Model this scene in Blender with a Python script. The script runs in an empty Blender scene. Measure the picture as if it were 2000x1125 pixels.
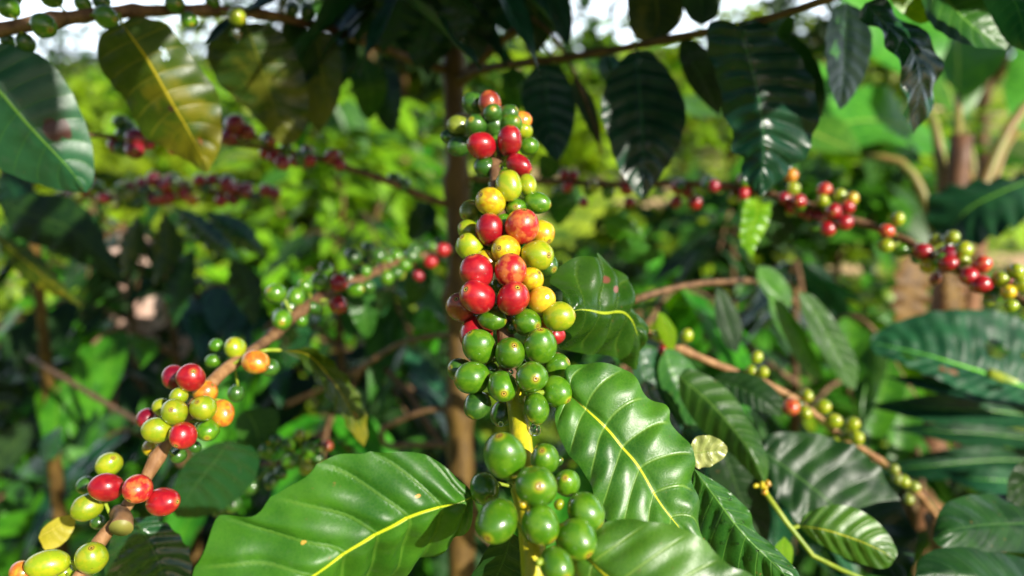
import bpy, bmesh, math, random
from mathutils import Vector, Matrix, noise as mnoise
random.seed(7)
sc = bpy.context.scene
COL = sc.collection
R = math.radians
# ------------------------------------------------------------------ camera
PITCH = R(8); F = 2000*24/36
CAM = Vector((0, 0, 1.35))
FW = Vector((0, math.cos(PITCH), -math.sin(PITCH)))
UP = Vector((0, math.sin(PITCH), math.cos(PITCH)))
RT = Vector((1, 0, 0))
def P(x, y, d):
    return CAM + FW*d + RT*((x-1000)/F*d) + UP*((562.5-y)/F*d)
cd = bpy.data.cameras.new('camera'); cam = bpy.data.objects.new('camera', cd); COL.objects.link(cam)
cam.location = CAM; cam.rotation_euler = (R(90)-PITCH, 0, 0)
cd.lens = 24; cd.sensor_width = 36; cd.clip_start = 0.02; cd.clip_end = 3000
cd.dof.use_dof = True; cd.dof.focus_distance = 0.293; cd.dof.aperture_fstop = 4.6
cd.dof.aperture_blades = 0
sc.camera = cam
sc.view_settings.view_transform = 'Standard'; sc.view_settings.look = 'None'
sc.view_settings.exposure = 0.74; sc.view_settings.gamma = 1
sc.cycles.use_denoising = True
sc.cycles.max_bounces = 6; sc.cycles.transparent_max_bounces = 8
sc.cycles.sample_clamp_indirect = 6
# ------------------------------------------------------------------ light
SEL, SAZ = R(24), R(40)      # elevation; degrees to the right of straight behind the camera
SUN = Vector((math.sin(SAZ)*math.cos(SEL), -math.cos(SAZ)*math.cos(SEL), math.sin(SEL)))
ld = bpy.data.lights.new('sun', 'SUN'); ld.energy = 5.0; ld.angle = R(0.5); ld.color = (1, .94, .82)
lo = bpy.data.objects.new('sun', ld); COL.objects.link(lo)
lo.rotation_euler = SUN.to_track_quat('Z', 'Y').to_euler(); lo.location = SUN*8 + CAM
w = bpy.data.worlds.new('World'); sc.world = w; w.use_nodes = True
nt = w.node_tree; nt.nodes.clear()
def N(nt, t, **k):
    n = nt.nodes.new(t)
    for a, b in k.items(): setattr(n, a, b)
    return n
sky = N(nt, 'ShaderNodeTexSky', sky_type='NISHITA', sun_disc=False)
sky.sun_elevation = SEL; sky.sun_rotation = math.atan2(SUN.x, SUN.y); sky.altitude = 800
bg = N(nt, 'ShaderNodeBackground'); bg.inputs[1].default_value = 0.05
out = N(nt, 'ShaderNodeOutputWorld')
tc = N(nt, 'ShaderNodeTexCoord'); nz = N(nt, 'ShaderNodeTexNoise'); nz.inputs['Scale'].default_value = 2.4
nz.inputs['Detail'].default_value = 5
rp = N(nt, 'ShaderNodeValToRGB'); rp.color_ramp.elements[0].position = .18; rp.color_ramp.elements[1].position = .36
mx = N(nt, 'ShaderNodeMix', data_type='RGBA'); mx.inputs[7].default_value = (28.0, 32, 36, 1)
nt.links.new(tc.outputs['Generated'], nz.inputs['Vector']); nt.links.new(nz.outputs[0], rp.inputs[0])
sx = N(nt, 'ShaderNodeSeparateXYZ'); nt.links.new(tc.outputs['Generated'], sx.inputs[0])
mr = N(nt, 'ShaderNodeMapRange', interpolation_type='SMOOTHSTEP'); nt.links.new(sx.outputs[2], mr.inputs[0])
for i_, v_ in enumerate((.32, .5, 1., 0.)): mr.inputs[1+i_].default_value = v_
mm = N(nt, 'ShaderNodeMath', operation='MULTIPLY'); nt.links.new(rp.outputs[0], mm.inputs[0]); nt.links.new(mr.outputs[0], mm.inputs[1])
my = N(nt, 'ShaderNodeMapRange', interpolation_type='SMOOTHSTEP'); nt.links.new(sx.outputs[1], my.inputs[0])
for i_, v_ in enumerate((.1, .6, 0., 1.)): my.inputs[1+i_].default_value = v_
m2 = N(nt, 'ShaderNodeMath', operation='MULTIPLY'); nt.links.new(mm.outputs[0], m2.inputs[0]); nt.links.new(my.outputs[0], m2.inputs[1])
nt.links.new(m2.outputs[0], mx.inputs[0]); nt.links.new(sky.outputs[0], mx.inputs[6])
nt.links.new(mx.outputs[2], bg.inputs[0]); nt.links.new(bg.outputs[0], out.inputs[0])
# ------------------------------------------------------------------ materials
class G:
    def __init__(s, name):
        s.m = bpy.data.materials.new(name); s.m.use_nodes = True; s.t = s.m.node_tree; s.t.nodes.clear()
        s.out = s.n('ShaderNodeOutputMaterial')
    def n(s, t, **k): return N(s.t, t, **k)
    def l(s, a, b): s.t.links.new(a, b)
    def put(s, sock, v):
        if hasattr(v, 'is_output'): s.l(v, sock)
        elif v is not None:
            sock.default_value = v if not (isinstance(v, tuple) and len(v) == 3 and len(sock.default_value) == 4) else (*v, 1)
    def math(s, op, a, b=None, c=None):
        n = s.n('ShaderNodeMath', operation=op); s.put(n.inputs[0], a)
        if b is not None: s.put(n.inputs[1], b)
        if c is not None: s.put(n.inputs[2], c)
        return n.outputs[0]
    def mix(s, f, a, b):
        n = s.n('ShaderNodeMix', data_type='RGBA'); s.put(n.inputs[0], f); s.put(n.inputs[6], a); s.put(n.inputs[7], b)
        return n.outputs[2]
    def sm(s, v, a, b, lo=0., hi=1.):
        n = s.n('ShaderNodeMapRange', interpolation_type='SMOOTHSTEP'); s.put(n.inputs[0], v)
        for i, q in enumerate((a, b, lo, hi)): n.inputs[1+i].default_value = q
        return n.outputs[0]
    def noise(s, vec, scale, det=3, rough=.55):
        n = s.n('ShaderNodeTexNoise'); n.inputs['Scale'].default_value = scale; n.inputs['Detail'].default_value = det
        n.inputs['Roughness'].default_value = rough
        if vec: s.l(vec, n.inputs['Vector'])
        return n.outputs[0]
    def pr(s, **k):
        n = s.n('ShaderNodeBsdfPrincipled')
        for a, b in k.items(): s.put(n.inputs[a.replace('_', ' ')], b)
        return n
def leafmat(name, dark, light, vein, rough=.34, nv=9, veinf=.45, trans=.18, yellow=None, spots=(), bump=.5, spec=.5, mid=None, midw=.045):
    g = G(name)
    uv = g.n('ShaderNodeUVMap').outputs[0]; sp = g.n('ShaderNodeSeparateXYZ'); g.l(uv, sp.inputs[0])
    u = sp.outputs[0]; vs = sp.outputs[1]
    v = g.math('ABSOLUTE', g.math('MULTIPLY_ADD', vs, 2., -1.))
    ob = g.n('ShaderNodeTexCoord').outputs['Object']
    rnd = g.n('ShaderNodeObjectInfo').outputs['Random']
    s_ = g.math('SUBTRACT', g.math('MULTIPLY', u, float(nv)), g.math('MULTIPLY', g.math('POWER', v, 1.2), 1.15))
    fr = g.math('ABSOLUTE', g.math('SUBTRACT', g.math('FRACT', g.math('ADD', s_, .5)), .5))
    vn = g.sm(fr, .012, .07, 1., 0.)
    vn = g.math('MULTIPLY', vn, g.sm(v, .75, 1., 1., 0.))
    # fine net of veins
    vo = g.n('ShaderNodeTexVoronoi', feature='DISTANCE_TO_EDGE'); vo.inputs['Scale'].default_value = 650; g.l(ob, vo.inputs['Vector'])
    net = g.sm(vo.outputs['Distance'], 0., .16, 1., 0.)
    n1 = g.noise(ob, 38, 4); n2 = g.noise(ob, 260, 3)
    c = g.mix(g.sm(n1, .32, .68), dark, light)
    c = g.mix(g.math('MULTIPLY', net, .09), c, vein)
    c = g.mix(g.sm(n2, .70, .76, 0., .7), c, (.22,.13,.03))
    c = g.mix(g.math('MULTIPLY', g.sm(g.noise(ob, 90, 5), .55, .7), .25), c, tuple(x*.6+.05 for x in light))
    c = g.mix(g.math('MULTIPLY', g.math('SUBTRACT', n2, .35), .4), c, tuple(x*.5 for x in dark))
    if yellow:
        n3 = g.noise(ob, 30, 4)
        c = g.mix(g.sm(g.math('ADD', n3, g.math('MULTIPLY', u, .28)), .66, .84), c, yellow)
    c = g.mix(g.math('MULTIPLY', vn, veinf), c, vein)
    mw = g.math('MULTIPLY_ADD', u, -midw*.7, midw)
    md = g.sm(g.math('DIVIDE', v, mw), .6, 1.1, 1., 0.)
    c = g.mix(g.math('MULTIPLY', md, .92), c, mid or vein)
    for (su, sv, sr, scol) in spots:
        dx = g.math('SUBTRACT', u, su); dy = g.math('MULTIPLY', g.math('SUBTRACT', vs, sv), .8)
        dd = g.math('SQRT', g.math('ADD', g.math('MULTIPLY', dx, dx), g.math('MULTIPLY', dy, dy)))
        dd = g.math('ADD', dd, g.math('MULTIPLY', g.math('SUBTRACT', n1, .5), sr*1.2))
        c = g.mix(g.sm(dd, sr*.6, sr, 1., 0.), c, scol)
    hs = g.n('ShaderNodeHueSaturation'); g.l(c, hs.inputs['Color'])
    g.l(g.math('MULTIPLY_ADD', rnd, .4, .8), hs.inputs['Value']); g.l(g.math('MULTIPLY_ADD', rnd, .02, .49), hs.inputs['Hue'])
    c = hs.outputs[0]
    h = g.math('ADD', g.math('MULTIPLY', vn, -.6), g.math('MULTIPLY', net, -.05))
    h = g.math('ADD', h, g.math('MULTIPLY', n2, .35)); h = g.math('ADD', h, g.math('MULTIPLY', md, .8))
    bp = g.n('ShaderNodeBump'); bp.inputs['Strength'].default_value = bump; bp.inputs['Distance'].default_value = .0006; g.l(h, bp.inputs['Height'])
    rg = g.math('ADD', g.math('MULTIPLY', g.math('ADD', n1, n2), .16), rough-.14)
    p = g.pr(Base_Color=c, Roughness=rg, Normal=bp.outputs[0]); p.inputs['Specular IOR Level'].default_value = spec
    tr = g.n('ShaderNodeBsdfTranslucent'); 
    c2 = g.n('ShaderNodeHueSaturation'); g.l(c, c2.inputs['Color']); c2.inputs['Hue'].default_value = .47; c2.inputs['Saturation'].default_value = 1.1; c2.inputs['Value'].default_value = 1.5
    g.l(c2.outputs[0], tr.inputs[0]); g.l(bp.outputs[0], tr.inputs['Normal'])
    ms = g.n('ShaderNodeMixShader'); ms.inputs[0].default_value = trans
    g.l(p.outputs[0], ms.inputs[1]); g.l(tr.outputs[0], ms.inputs[2]); g.l(ms.outputs[0], g.out.inputs[0])
    return g.m
BR = (.10, .045, .03)
LM = {
 'hero': leafmat('leaf_fresh_green', (.022,.095,.004), (.065,.19,.008), (.22,.36,.05), .40, 8, .4, mid=(.62,.62,.02), midw=.035, spec=.7),
 'heroleft': leafmat('leaf_broad_green', (.020,.088,.004), (.055,.165,.008), (.14,.25,.03), .42, 8, .35, mid=(.60,.66,.02), spots=((.20,.33,.010,(.6,.25,.05)),(.55,.30,.010,(.6,.3,.05))), midw=.03),
 'mid': leafmat('leaf_green', (.014,.075,.008), (.035,.13,.012), (.12,.28,.04), .36, 9, .4, spec=.38),
 'torn': leafmat('leaf_green_torn', (.012,.07,.005), (.032,.115,.008), (.09,.19,.02), .26, 7, .4, mid=(.45,.6,.03), spots=((.38,.20,.035,(.22,.09,.05)),(.43,.30,.03,(.3,.14,.1)))),
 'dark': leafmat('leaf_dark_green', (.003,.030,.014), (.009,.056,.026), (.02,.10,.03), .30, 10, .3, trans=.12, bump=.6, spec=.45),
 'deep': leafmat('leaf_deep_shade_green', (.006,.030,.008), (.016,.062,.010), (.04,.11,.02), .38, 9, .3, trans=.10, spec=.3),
 'spot': leafmat('leaf_bluish_green_spotted', (.012,.075,.03), (.022,.11,.045), (.06,.2,.03), .40, 9, .35, trans=.10, mid=(.14,.32,.04), spots=((.63,.36,.07,(.06,.02,.015)),(.67,.25,.06,(.06,.02,.015)))),
 'olive': leafmat('leaf_olive_yellowing', (.022,.075,.004), (.055,.115,.007), (.45,.42,.02), .38, 9, .25, trans=.30, yellow=(.20,.20,.010), mid=(.6,.52,.03), spots=((.55,.55,.03,BR),(.8,.4,.03,(.45,.2,.03)))),
 'oliv2': leafmat('leaf_shaded_olive', (.010,.036,.004), (.026,.062,.006), (.12,.14,.012), .4, 9, .3, trans=.2, yellow=(.10,.11,.01)),  # darker version of the olive leaf, with shade put into its colour
 'yell': leafmat('leaf_yellow', (.34,.30,.02), (.5,.42,.03), (.6,.5,.08), .4, 8, .3, trans=.3),
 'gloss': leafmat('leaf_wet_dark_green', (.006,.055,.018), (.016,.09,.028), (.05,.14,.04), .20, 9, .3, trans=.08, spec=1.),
 'lime': leafmat('leaf_lime_green', (.08,.26,.006), (.22,.44,.012), (.35,.5,.03), .32, 9, .3, trans=.35),
 'pale': leafmat('leaf_pale_young', (.30,.36,.10), (.5,.5,.2), (.2,.3,.04), .3, 6, .5, trans=.2, yellow=(.35,.38,.06)),
 'bush': leafmat('leaf_hill_shrub', (.10,.24,.006), (.30,.44,.012), (.4,.52,.03), .32, 6, .2, trans=.3),
 'weed': leafmat('leaf_weed', (.02,.15,.008), (.07,.30,.012), (.14,.34,.02), .32, 6, .2, trans=.3),
 'wood': leafmat('leaf_tree_dark', (.01,.035,.01), (.03,.08,.015), (.06,.12,.02), .5, 6, .2, trans=.15),
 'frond': leafmat('leaf_blue_green_frond', (.005,.040,.016), (.012,.075,.024), (.03,.12,.03), .42, 22, .35, trans=.10, spec=.25, mid=(.14,.42,.03), midw=.05),
 'banana': leafmat('leaf_banana_green', (.04,.19,.015), (.09,.30,.02), (.14,.36,.04), .42, 26, .4, trans=.3, mid=(.35,.5,.08)),
 'dry': leafmat('leaf_dry_brown', (.10,.045,.008), (.24,.13,.02), (.3,.16,.05), .6, 12, .4, trans=.25),
}
def barkmat(name, a, b, scale=90, rough=.65, bump=.8):
    g = G(name); ob = g.n('ShaderNodeTexCoord').outputs['Object']
    mp = g.n('ShaderNodeMapping'); g.l(ob, mp.inputs[0]); mp.inputs['Scale'].default_value = (1, 1, .35)
    n1 = g.noise(mp.outputs[0], scale, 6, .65); n2 = g.noise(mp.outputs[0], scale*6, 4)
    c = g.mix(g.sm(n1, .35, .65), a, b); c = g.mix(g.math('MULTIPLY', n2, .3), c, tuple(x*.4 for x in a))
    bp = g.n('ShaderNodeBump'); bp.inputs['Strength'].default_value = bump; bp.inputs['Distance'].default_value = .001
    g.l(g.math('ADD', n1, g.math('MULTIPLY', n2, .4)), bp.inputs['Height'])
    p = g.pr(Base_Color=c, Roughness=rough, Normal=bp.outputs[0]); g.l(p.outputs[0], g.out.inputs[0]); return g.m
BK = {
 'trunk': barkmat('bark_brown', (.07,.036,.006), (.17,.095,.016), 60),
 'twig': barkmat('bark_twig_brown', (.09,.04,.015), (.26,.14,.06), 120),
 'tan': barkmat('bark_twig_tan', (.24,.11,.04), (.44,.24,.10), 130),
 'young': barkmat('young_stem_yellow', (.38,.40,.012), (.68,.56,.02), 110, .38, .5),
 'stem': barkmat('stem_green_yellow', (.22,.34,.02), (.4,.48,.04), 80, .4, .2),
 'banana': barkmat('banana_stem_brown', (.08,.035,.015), (.36,.16,.07), 14, .6),
 'petiole': barkmat('banana_petiole', (.30,.15,.05), (.22,.26,.04), 9, .5, .3),
}
CC = {  # colour, second colour
 'g': ((.055,.175,.004), (.095,.225,.006)), 'd': ((.025,.09,.008), (.045,.13,.012)), 'l': ((.24,.34,.008), (.36,.38,.01)),
 'y': ((.62,.50,.01), (.52,.25,.010)), 'o': ((.62,.16,.02), (.70,.34,.02)), 'c': ((.46,.012,.018), (.64,.17,.04)),
 'r': ((.30,.003,.012), (.40,.010,.014)), 'k': ((.20,.003,.02), (.32,.008,.022)), 'b': ((.24,.03,.015), (.34,.08,.02)),
 'v': ((.17,.22,.02), (.25,.30,.03)), 'a': ((.66,.36,.02), (.62,.50,.02))}
def cherrymat(k):
    A, B = CC[k]; g = G('cherry_skin_'+{'g':'green','d':'dark_green','l':'lime','y':'yellow','o':'orange','c':'coral','r':'red','k':'crimson','b':'russet','v':'olive','a':'amber'}[k])
    ob = g.n('ShaderNodeTexCoord').outputs['Object']; info = g.n('ShaderNodeObjectInfo')
    sp = g.n('ShaderNodeSeparateXYZ'); g.l(ob, sp.inputs[0])
    r2 = g.math('SQRT', g.math('ADD', g.math('MULTIPLY', sp.outputs[0], sp.outputs[0]), g.math('MULTIPLY', sp.outputs[1], sp.outputs[1])))
    up = g.sm(sp.outputs[2], 0., .2)
    rr = g.math('ADD', r2, g.math('MULTIPLY_ADD', up, -5., 5.))
    of = g.n('ShaderNodeVectorMath', operation='ADD'); g.l(ob, of.inputs[0])
    cx = g.n('ShaderNodeCombineXYZ'); [g.l(g.math('MULTIPLY', info.outputs['Random'], 40.), cx.inputs[i]) for i in range(3)]
    g.l(cx.outputs[0], of.inputs[1])
    n1 = g.noise(of.outputs[0], 1.6, 3); n2 = g.noise(of.outputs[0], 22, 3)
    c = g.mix(g.sm(n1, .42, .62), A, B)
    c = g.mix(g.sm(n2, .66, .78), c, tuple(min(1, x*1.5+.05) for x in B))
    halo = (.48,.44,.02) if k in 'gdlvya' else (.75,.16,.05)
    nr = g.math('ADD', rr, g.math('MULTIPLY', n2, .10))
    c = g.mix(g.sm(nr, .18, .48, .65, 0.), c, halo)
    c = g.mix(g.sm(rr, .16, .20, 1., 0.), c, (.12,.035,.01))
    c = g.mix(g.sm(rr, .12, .145, 1., 0.), c, (.46,.34,.04))
    c = g.mix(g.sm(rr, .05, .085, 1., 0.), c, (.03,.01,.006))
    bp = g.n('ShaderNodeBump'); bp.inputs['Strength'].default_value = .08; bp.inputs['Distance'].default_value = .05; g.l(n2, bp.inputs['Height'])
    hs = g.n('ShaderNodeHueSaturation'); g.l(c, hs.inputs['Color']); g.l(g.math('MULTIPLY_ADD', info.outputs['Random'], .3, .85), hs.inputs['Value'])
    n5 = g.noise(of.outputs[0], 7, 2)
    hc = g.mix(g.sm(n5, .71, .74, 0., .75), hs.outputs[0], (.10,.05,.015))
    p = g.pr(Base_Color=hc, Roughness=g.math('MULTIPLY_ADD', n1, .22, .22), Normal=bp.outputs[0])
    p.inputs['Subsurface Weight'].default_value = .06; p.inputs['Subsurface Radius'].default_value = (.6, .5, .2); p.inputs['Subsurface Scale'].default_value = .003
    p.inputs['Coat Weight'].default_value = .9; p.inputs['Coat Roughness'].default_value = .12
    g.l(p.outputs[0], g.out.inputs[0]); return g.m
CM = {k: cherrymat(k) for k in CC}
def glassmat():
    g = G('water_clear'); p = g.pr(Base_Color=(1., 1., 1.), Roughness=.03, IOR=1.33); p.inputs['Transmission Weight'].default_value = 1
    g.l(p.outputs[0], g.out.inputs[0]); return g.m
WATER = glassmat()
# ------------------------------------------------------------------ mesh helpers
def link(name, me, parent=None, mats=()):
    for m in mats: me.materials.append(m)
    o = bpy.data.objects.new(name, me); COL.objects.link(o)
    if parent is not None: o.parent = parent; o.matrix_parent_inverse = Matrix.Identity(4)
    return o
def wloc(o):
    v = o.location.copy(); p = o.parent
    while p: v += p.location; p = p.parent
    return v
V3 = lambda *a: Vector(a)
class MB:
    def __init__(s): s.v = []; s.f = []; s.mi = []; s.uv = []
    def add(s, vs, fs, mi=0, uvs=None):
        b = len(s.v); s.v += vs; s.uv += (uvs or [(0., 0.5)]*len(vs))
        s.f += [tuple(i+b for i in f) for f in fs]; s.mi += [mi]*len(fs)
    def build(s, name, mats, parent=None, origin=None, smooth=True, rot=None):
        """mesh data is stored relative to origin; every parent is an unrotated object, so only offsets matter"""
        og = Vector(origin) if origin is not None else sum(s.v, Vector())/max(1, len(s.v))
        M = rot.inverted() if rot is not None else None
        me = bpy.data.meshes.new(name)
        me.from_pydata([(M @ (p-og)) if M else (p-og) for p in s.v], [], s.f)
        if smooth: me.polygons.foreach_set('use_smooth', [True]*len(s.f))
        me.polygons.foreach_set('material_index', s.mi)
        ul = me.uv_layers.new(name='UVMap')
        vi = [0]*len(me.loops); me.loops.foreach_get('vertex_index', vi)
        fl = []
        for i in vi: fl += s.uv[i]
        ul.data.foreach_set('uv', fl)
        o = link(name, me, parent, mats if isinstance(mats, (list, tuple)) else [mats])
        base = wloc(parent) if parent is not None else Vector()
        o.location = og - base
        if rot is not None: o.rotation_euler = rot.to_euler()
        return o
def catmull(pts, n):
    """arc-length resample of a catmull-rom curve through pts to n points"""
    pts = [Vector(p) for p in pts]
    if len(pts) == 2: return [pts[0].lerp(pts[1], i/(n-1)) for i in range(n)]
    q = [2*pts[0]-pts[1]] + pts + [2*pts[-1]-pts[-2]]; dn = []
    for i in range(1, len(q)-2):
        p0, p1, p2, p3 = q[i-1:i+3]
        for k in range(12):
            t = k/12
            dn.append(.5*((2*p1)+(p2-p0)*t+(2*p0-5*p1+4*p2-p3)*t*t+(3*p1-p0-3*p2+p3)*t**3))
    dn.append(pts[-1]); L = [0]
    for i in range(1, len(dn)): L.append(L[-1]+(dn[i]-dn[i-1]).length)
    res = []; j = 0
    for i in range(n):
        t = L[-1]*i/(n-1)
        while j < len(L)-2 and L[j+1] < t: j += 1
        a = (t-L[j])/max(1e-9, L[j+1]-L[j]); res.append(dn[j].lerp(dn[j+1], min(1, a)))
    return res
def tube(mb, pts, radii, seg=10, n=None, mi=0, lump=0., nodes=0, split=None):
    """pts control points, radii matching; a closed tapered tube"""
    n = n or max(4, len(pts)*5); c = catmull(pts, n); rs = catmull([(r, 0, 0) for r in radii], n)
    vs = []; fs = []; mis = []; side = None
    for i, p in enumerate(c):
        t = (c[min(i+1, n-1)]-c[max(i-1, 0)]).normalized()
        if side is None: side = t.orthogonal().normalized()
        side = (side - t*side.dot(t)).normalized(); b = t.cross(side)
        r = rs[min(n-1, round(i))].x
        if nodes:
            ph = (i/(n-1)*nodes) % 1; r *= 1+.35*math.exp(-((min(ph, 1-ph))/.10)**2)
        for k in range(seg):
            a = 2*math.pi*k/seg; d = side*math.cos(a)+b*math.sin(a)
            rr = r*(1+lump*mnoise.noise((p+d*r)*90))
            vs.append(p+d*rr)
    b0 = len(mb.v)
    for i in range(n-1):
        for k in range(seg):
            fs.append((i*seg+k, i*seg+(k+1) % seg, (i+1)*seg+(k+1) % seg, (i+1)*seg+k))
    fs.append(tuple(reversed(range(seg)))); fs.append(tuple(range((n-1)*seg, n*seg)))
    mb.add(vs, fs, mi)
    if split is not None:
        f0 = len(mb.f)-len(fs)
        for i in range(n-1):
            if split(c[i]): 
                for k in range(seg): mb.mi[f0+i*seg+k] = 1
    return c
def leafgrid(mb, M, L, Rr, nv=9, bow=.0, ripple=.0012, wave=.0, nw=7, mi=0, holes=(), seed=0, K=12):
    """M,L,Rr: equal-length world polylines of midrib, left edge, right edge"""
    n = len(M); vs = []; uvs = []; fs = []
    cols = [-(k/K)**.85 for k in range(K, 0, -1)] + [0.] + [(k/K)**.85 for k in range(1, K+1)]
    W = len(cols); length = sum((M[i+1]-M[i]).length for i in range(n-1))
    for i in range(n):
        u = i/(n-1); t = (M[min(i+1, n-1)]-M[max(i-1, 0)]).normalized()
        for c in cols:
            E = L[i] if c < 0 else Rr[i]; a = abs(c)
            ac = Rr[i]-L[i]
            nm = ac.cross(t)
            nm = nm.normalized() if nm.length > 1e-9 else Vector((0, -1, 0))
            if nm.dot(CAM-M[i]) < 0: nm = -nm
            p = M[i].lerp(E, a)
            env = min(1, (E-M[i]).length/.012)
            s_ = u*nv - 1.15*a**1.2
            h = ripple*env*(abs(math.sin(math.pi*s_))**.8-.5)*min(1, a*5)*(1-.35*a)*2*(.55+.9*abs(mnoise.noise(V3(s_*.9+seed*3, c*1.5, seed))))
            h += bow*env*math.sin(math.pi*min(1, a*.9))*(1 if c else 0)
            h += wave*env*a*a*math.sin(2*math.pi*(u*nw+seed*.37+(0 if c < 0 else .4)))
            if a > 0: h += ripple*.8*env*mnoise.noise(p*60+Vector((seed, 0, 0)))
            else: h -= min(ripple, .0012)*.5*env
            vs.append(p+nm*h); uvs.append((u, (c+1)/2))
    for i in range(n-1):
        for k in range(W-1):
            u = (i+.5)/(n-1); v = ((cols[k]+cols[k+1])/2+1)/2
            if any(((u-hu)/hr)**2+((v-hv)/(hr*1.2))**2 < 1 for hu, hv, hr in holes): continue
            fs.append((i*W+k, i*W+k+1, (i+1)*W+k+1, (i+1)*W+k))
    mb.add(vs, fs, mi, uvs); return length
def pleaf(name_parent, mid, left, right, mat, ld=0., rd=0., nv=9, bow=.0, ripple=.0011, wave=.0, nw=7, holes=(), n=44, label=None, pet=None, K=12, seed=0, nm='leaf'):
    """leaf from pixel outlines: mid [(x,y,d)], left/right [(x,y[,dd])]; ld/rd depth offset of each edge"""
    m3 = [P(*q) for q in mid]; M = catmull(m3, n)
    dm = [(p-CAM).dot(FW) for p in M]
    def edge(o, off):
        o2 = [mid[0][:2]] + [q for q in o] + [mid[-1][:2]]
        c = catmull([Vector((q[0], q[1], (q[2] if len(q) > 2 else 0))) for q in o2], n)
        return [P(c[i].x, c[i].y, dm[i]+c[i].z+off*math.sin(math.pi*i/(n-1))**.7) for i in range(n)]
    mb = MB(); leafgrid(mb, M, edge(left, ld), edge(right, rd), nv, bow, ripple, wave, nw, 0, holes, seed or random.random()*9, K)
    mats = [LM[mat]]
    if pet:
        tube(mb, [P(*q) for q in pet], [q2 for q2 in ([.0012]*len(pet))], 6, 8, 1); mats.append(BK['stem'])
    o = mb.build(nm, mats, name_parent, M[0])
    if label: o['label'] = label
    return o
def gleaf(mb, base, dr, nrm, L, W, droop=.3, fold=.25, nu=7, K=2, mi=0, wave=.0, seed=0., nv=9, ripple=0.):
    dr = dr.normalized(); side = dr.cross(nrm).normalized(); nrm = side.cross(dr).normalized()
    M = []; A = []; B = []
    for i in range(nu):
        u = i/(nu-1); p = base+dr*(L*u)-Vector((0, 0, 1))*(droop*L*u*u)+nrm*0
        wd = W*.5*(math.sin(math.pi*min(1, u**.85))**.8)*(1-.15*u)
        wz = wave*math.sin(u*18+seed)
        M.append(p); A.append(p-side*wd+nrm*(wd*fold+wz)); B.append(p+side*wd+nrm*(wd*fold-wz))
    leafgrid(mb, M, A, B, nv, 0, ripple, 0, 7, mi, (), seed, K)
def jit(a): return Vector((random.uniform(-a, a), random.uniform(-a, a), random.uniform(-a, a)))
# ------------------------------------------------------------------ things
def thing(name, label, cat, loc, group=None, kind=None):
    o = bpy.data.objects.new(name, None); COL.objects.link(o); o.location = loc; o.empty_display_size = .1
    o['label'] = label; o['category'] = cat
    if group: o['group'] = group
    if kind: o['kind'] = kind
    return o
NC = 0
def sphere_pts(el, ns=20, nr=14, seed=0):
    vs = []; fs = []
    vs.append(Vector((0, 0, el*.975)))
    for i in range(1, nr):
        # finer rings near tip for the scar crater
        t = (i/nr)**1.25*math.pi if i < nr*.5 else None
        th = math.pi*(i/nr)**1.2
        for k in range(ns):
            ph = 2*math.pi*k/ns
            r = math.sin(th); z = math.cos(th)
            bulge = 1+.035*math.cos(2*ph+seed)+.02*math.sin(seed*3)*z
            bulge *= 1+.07*mnoise.noise(Vector((math.cos(ph)*r*1.1+seed*5, math.sin(ph)*r*1.1, z*1.1)))
            rad = r*bulge*(1+.05*z*z*(1 if z < 0 else -1))
            zz = z*el
            if z > 0 and r < .13: zz -= .012
            elif z > 0 and r < .2: zz += .012
            vs.append(Vector((rad*math.cos(ph), rad*math.sin(ph), zz)))
    vs.append(Vector((0, 0, -el)))
    for k in range(ns): fs.append((0, 1+k, 1+(k+1) % ns))
    for i in range(nr-2):
        for k in range(ns):
            fs.append((1+i*ns+k, 1+(i+1)*ns+k, 1+(i+1)*ns+(k+1) % ns, 1+i*ns+(k+1) % ns))
    e = len(vs)-1; b = 1+(nr-2)*ns
    for k in range(ns): fs.append((b+k, e, b+(k+1) % ns))
    return vs, fs
CNAME = {'g':'green','d':'dark green','l':'yellow-green','y':'yellow','o':'orange','c':'coral red','r':'red','k':'dark crimson','b':'reddish brown','v':'dull olive','a':'amber'}
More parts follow.
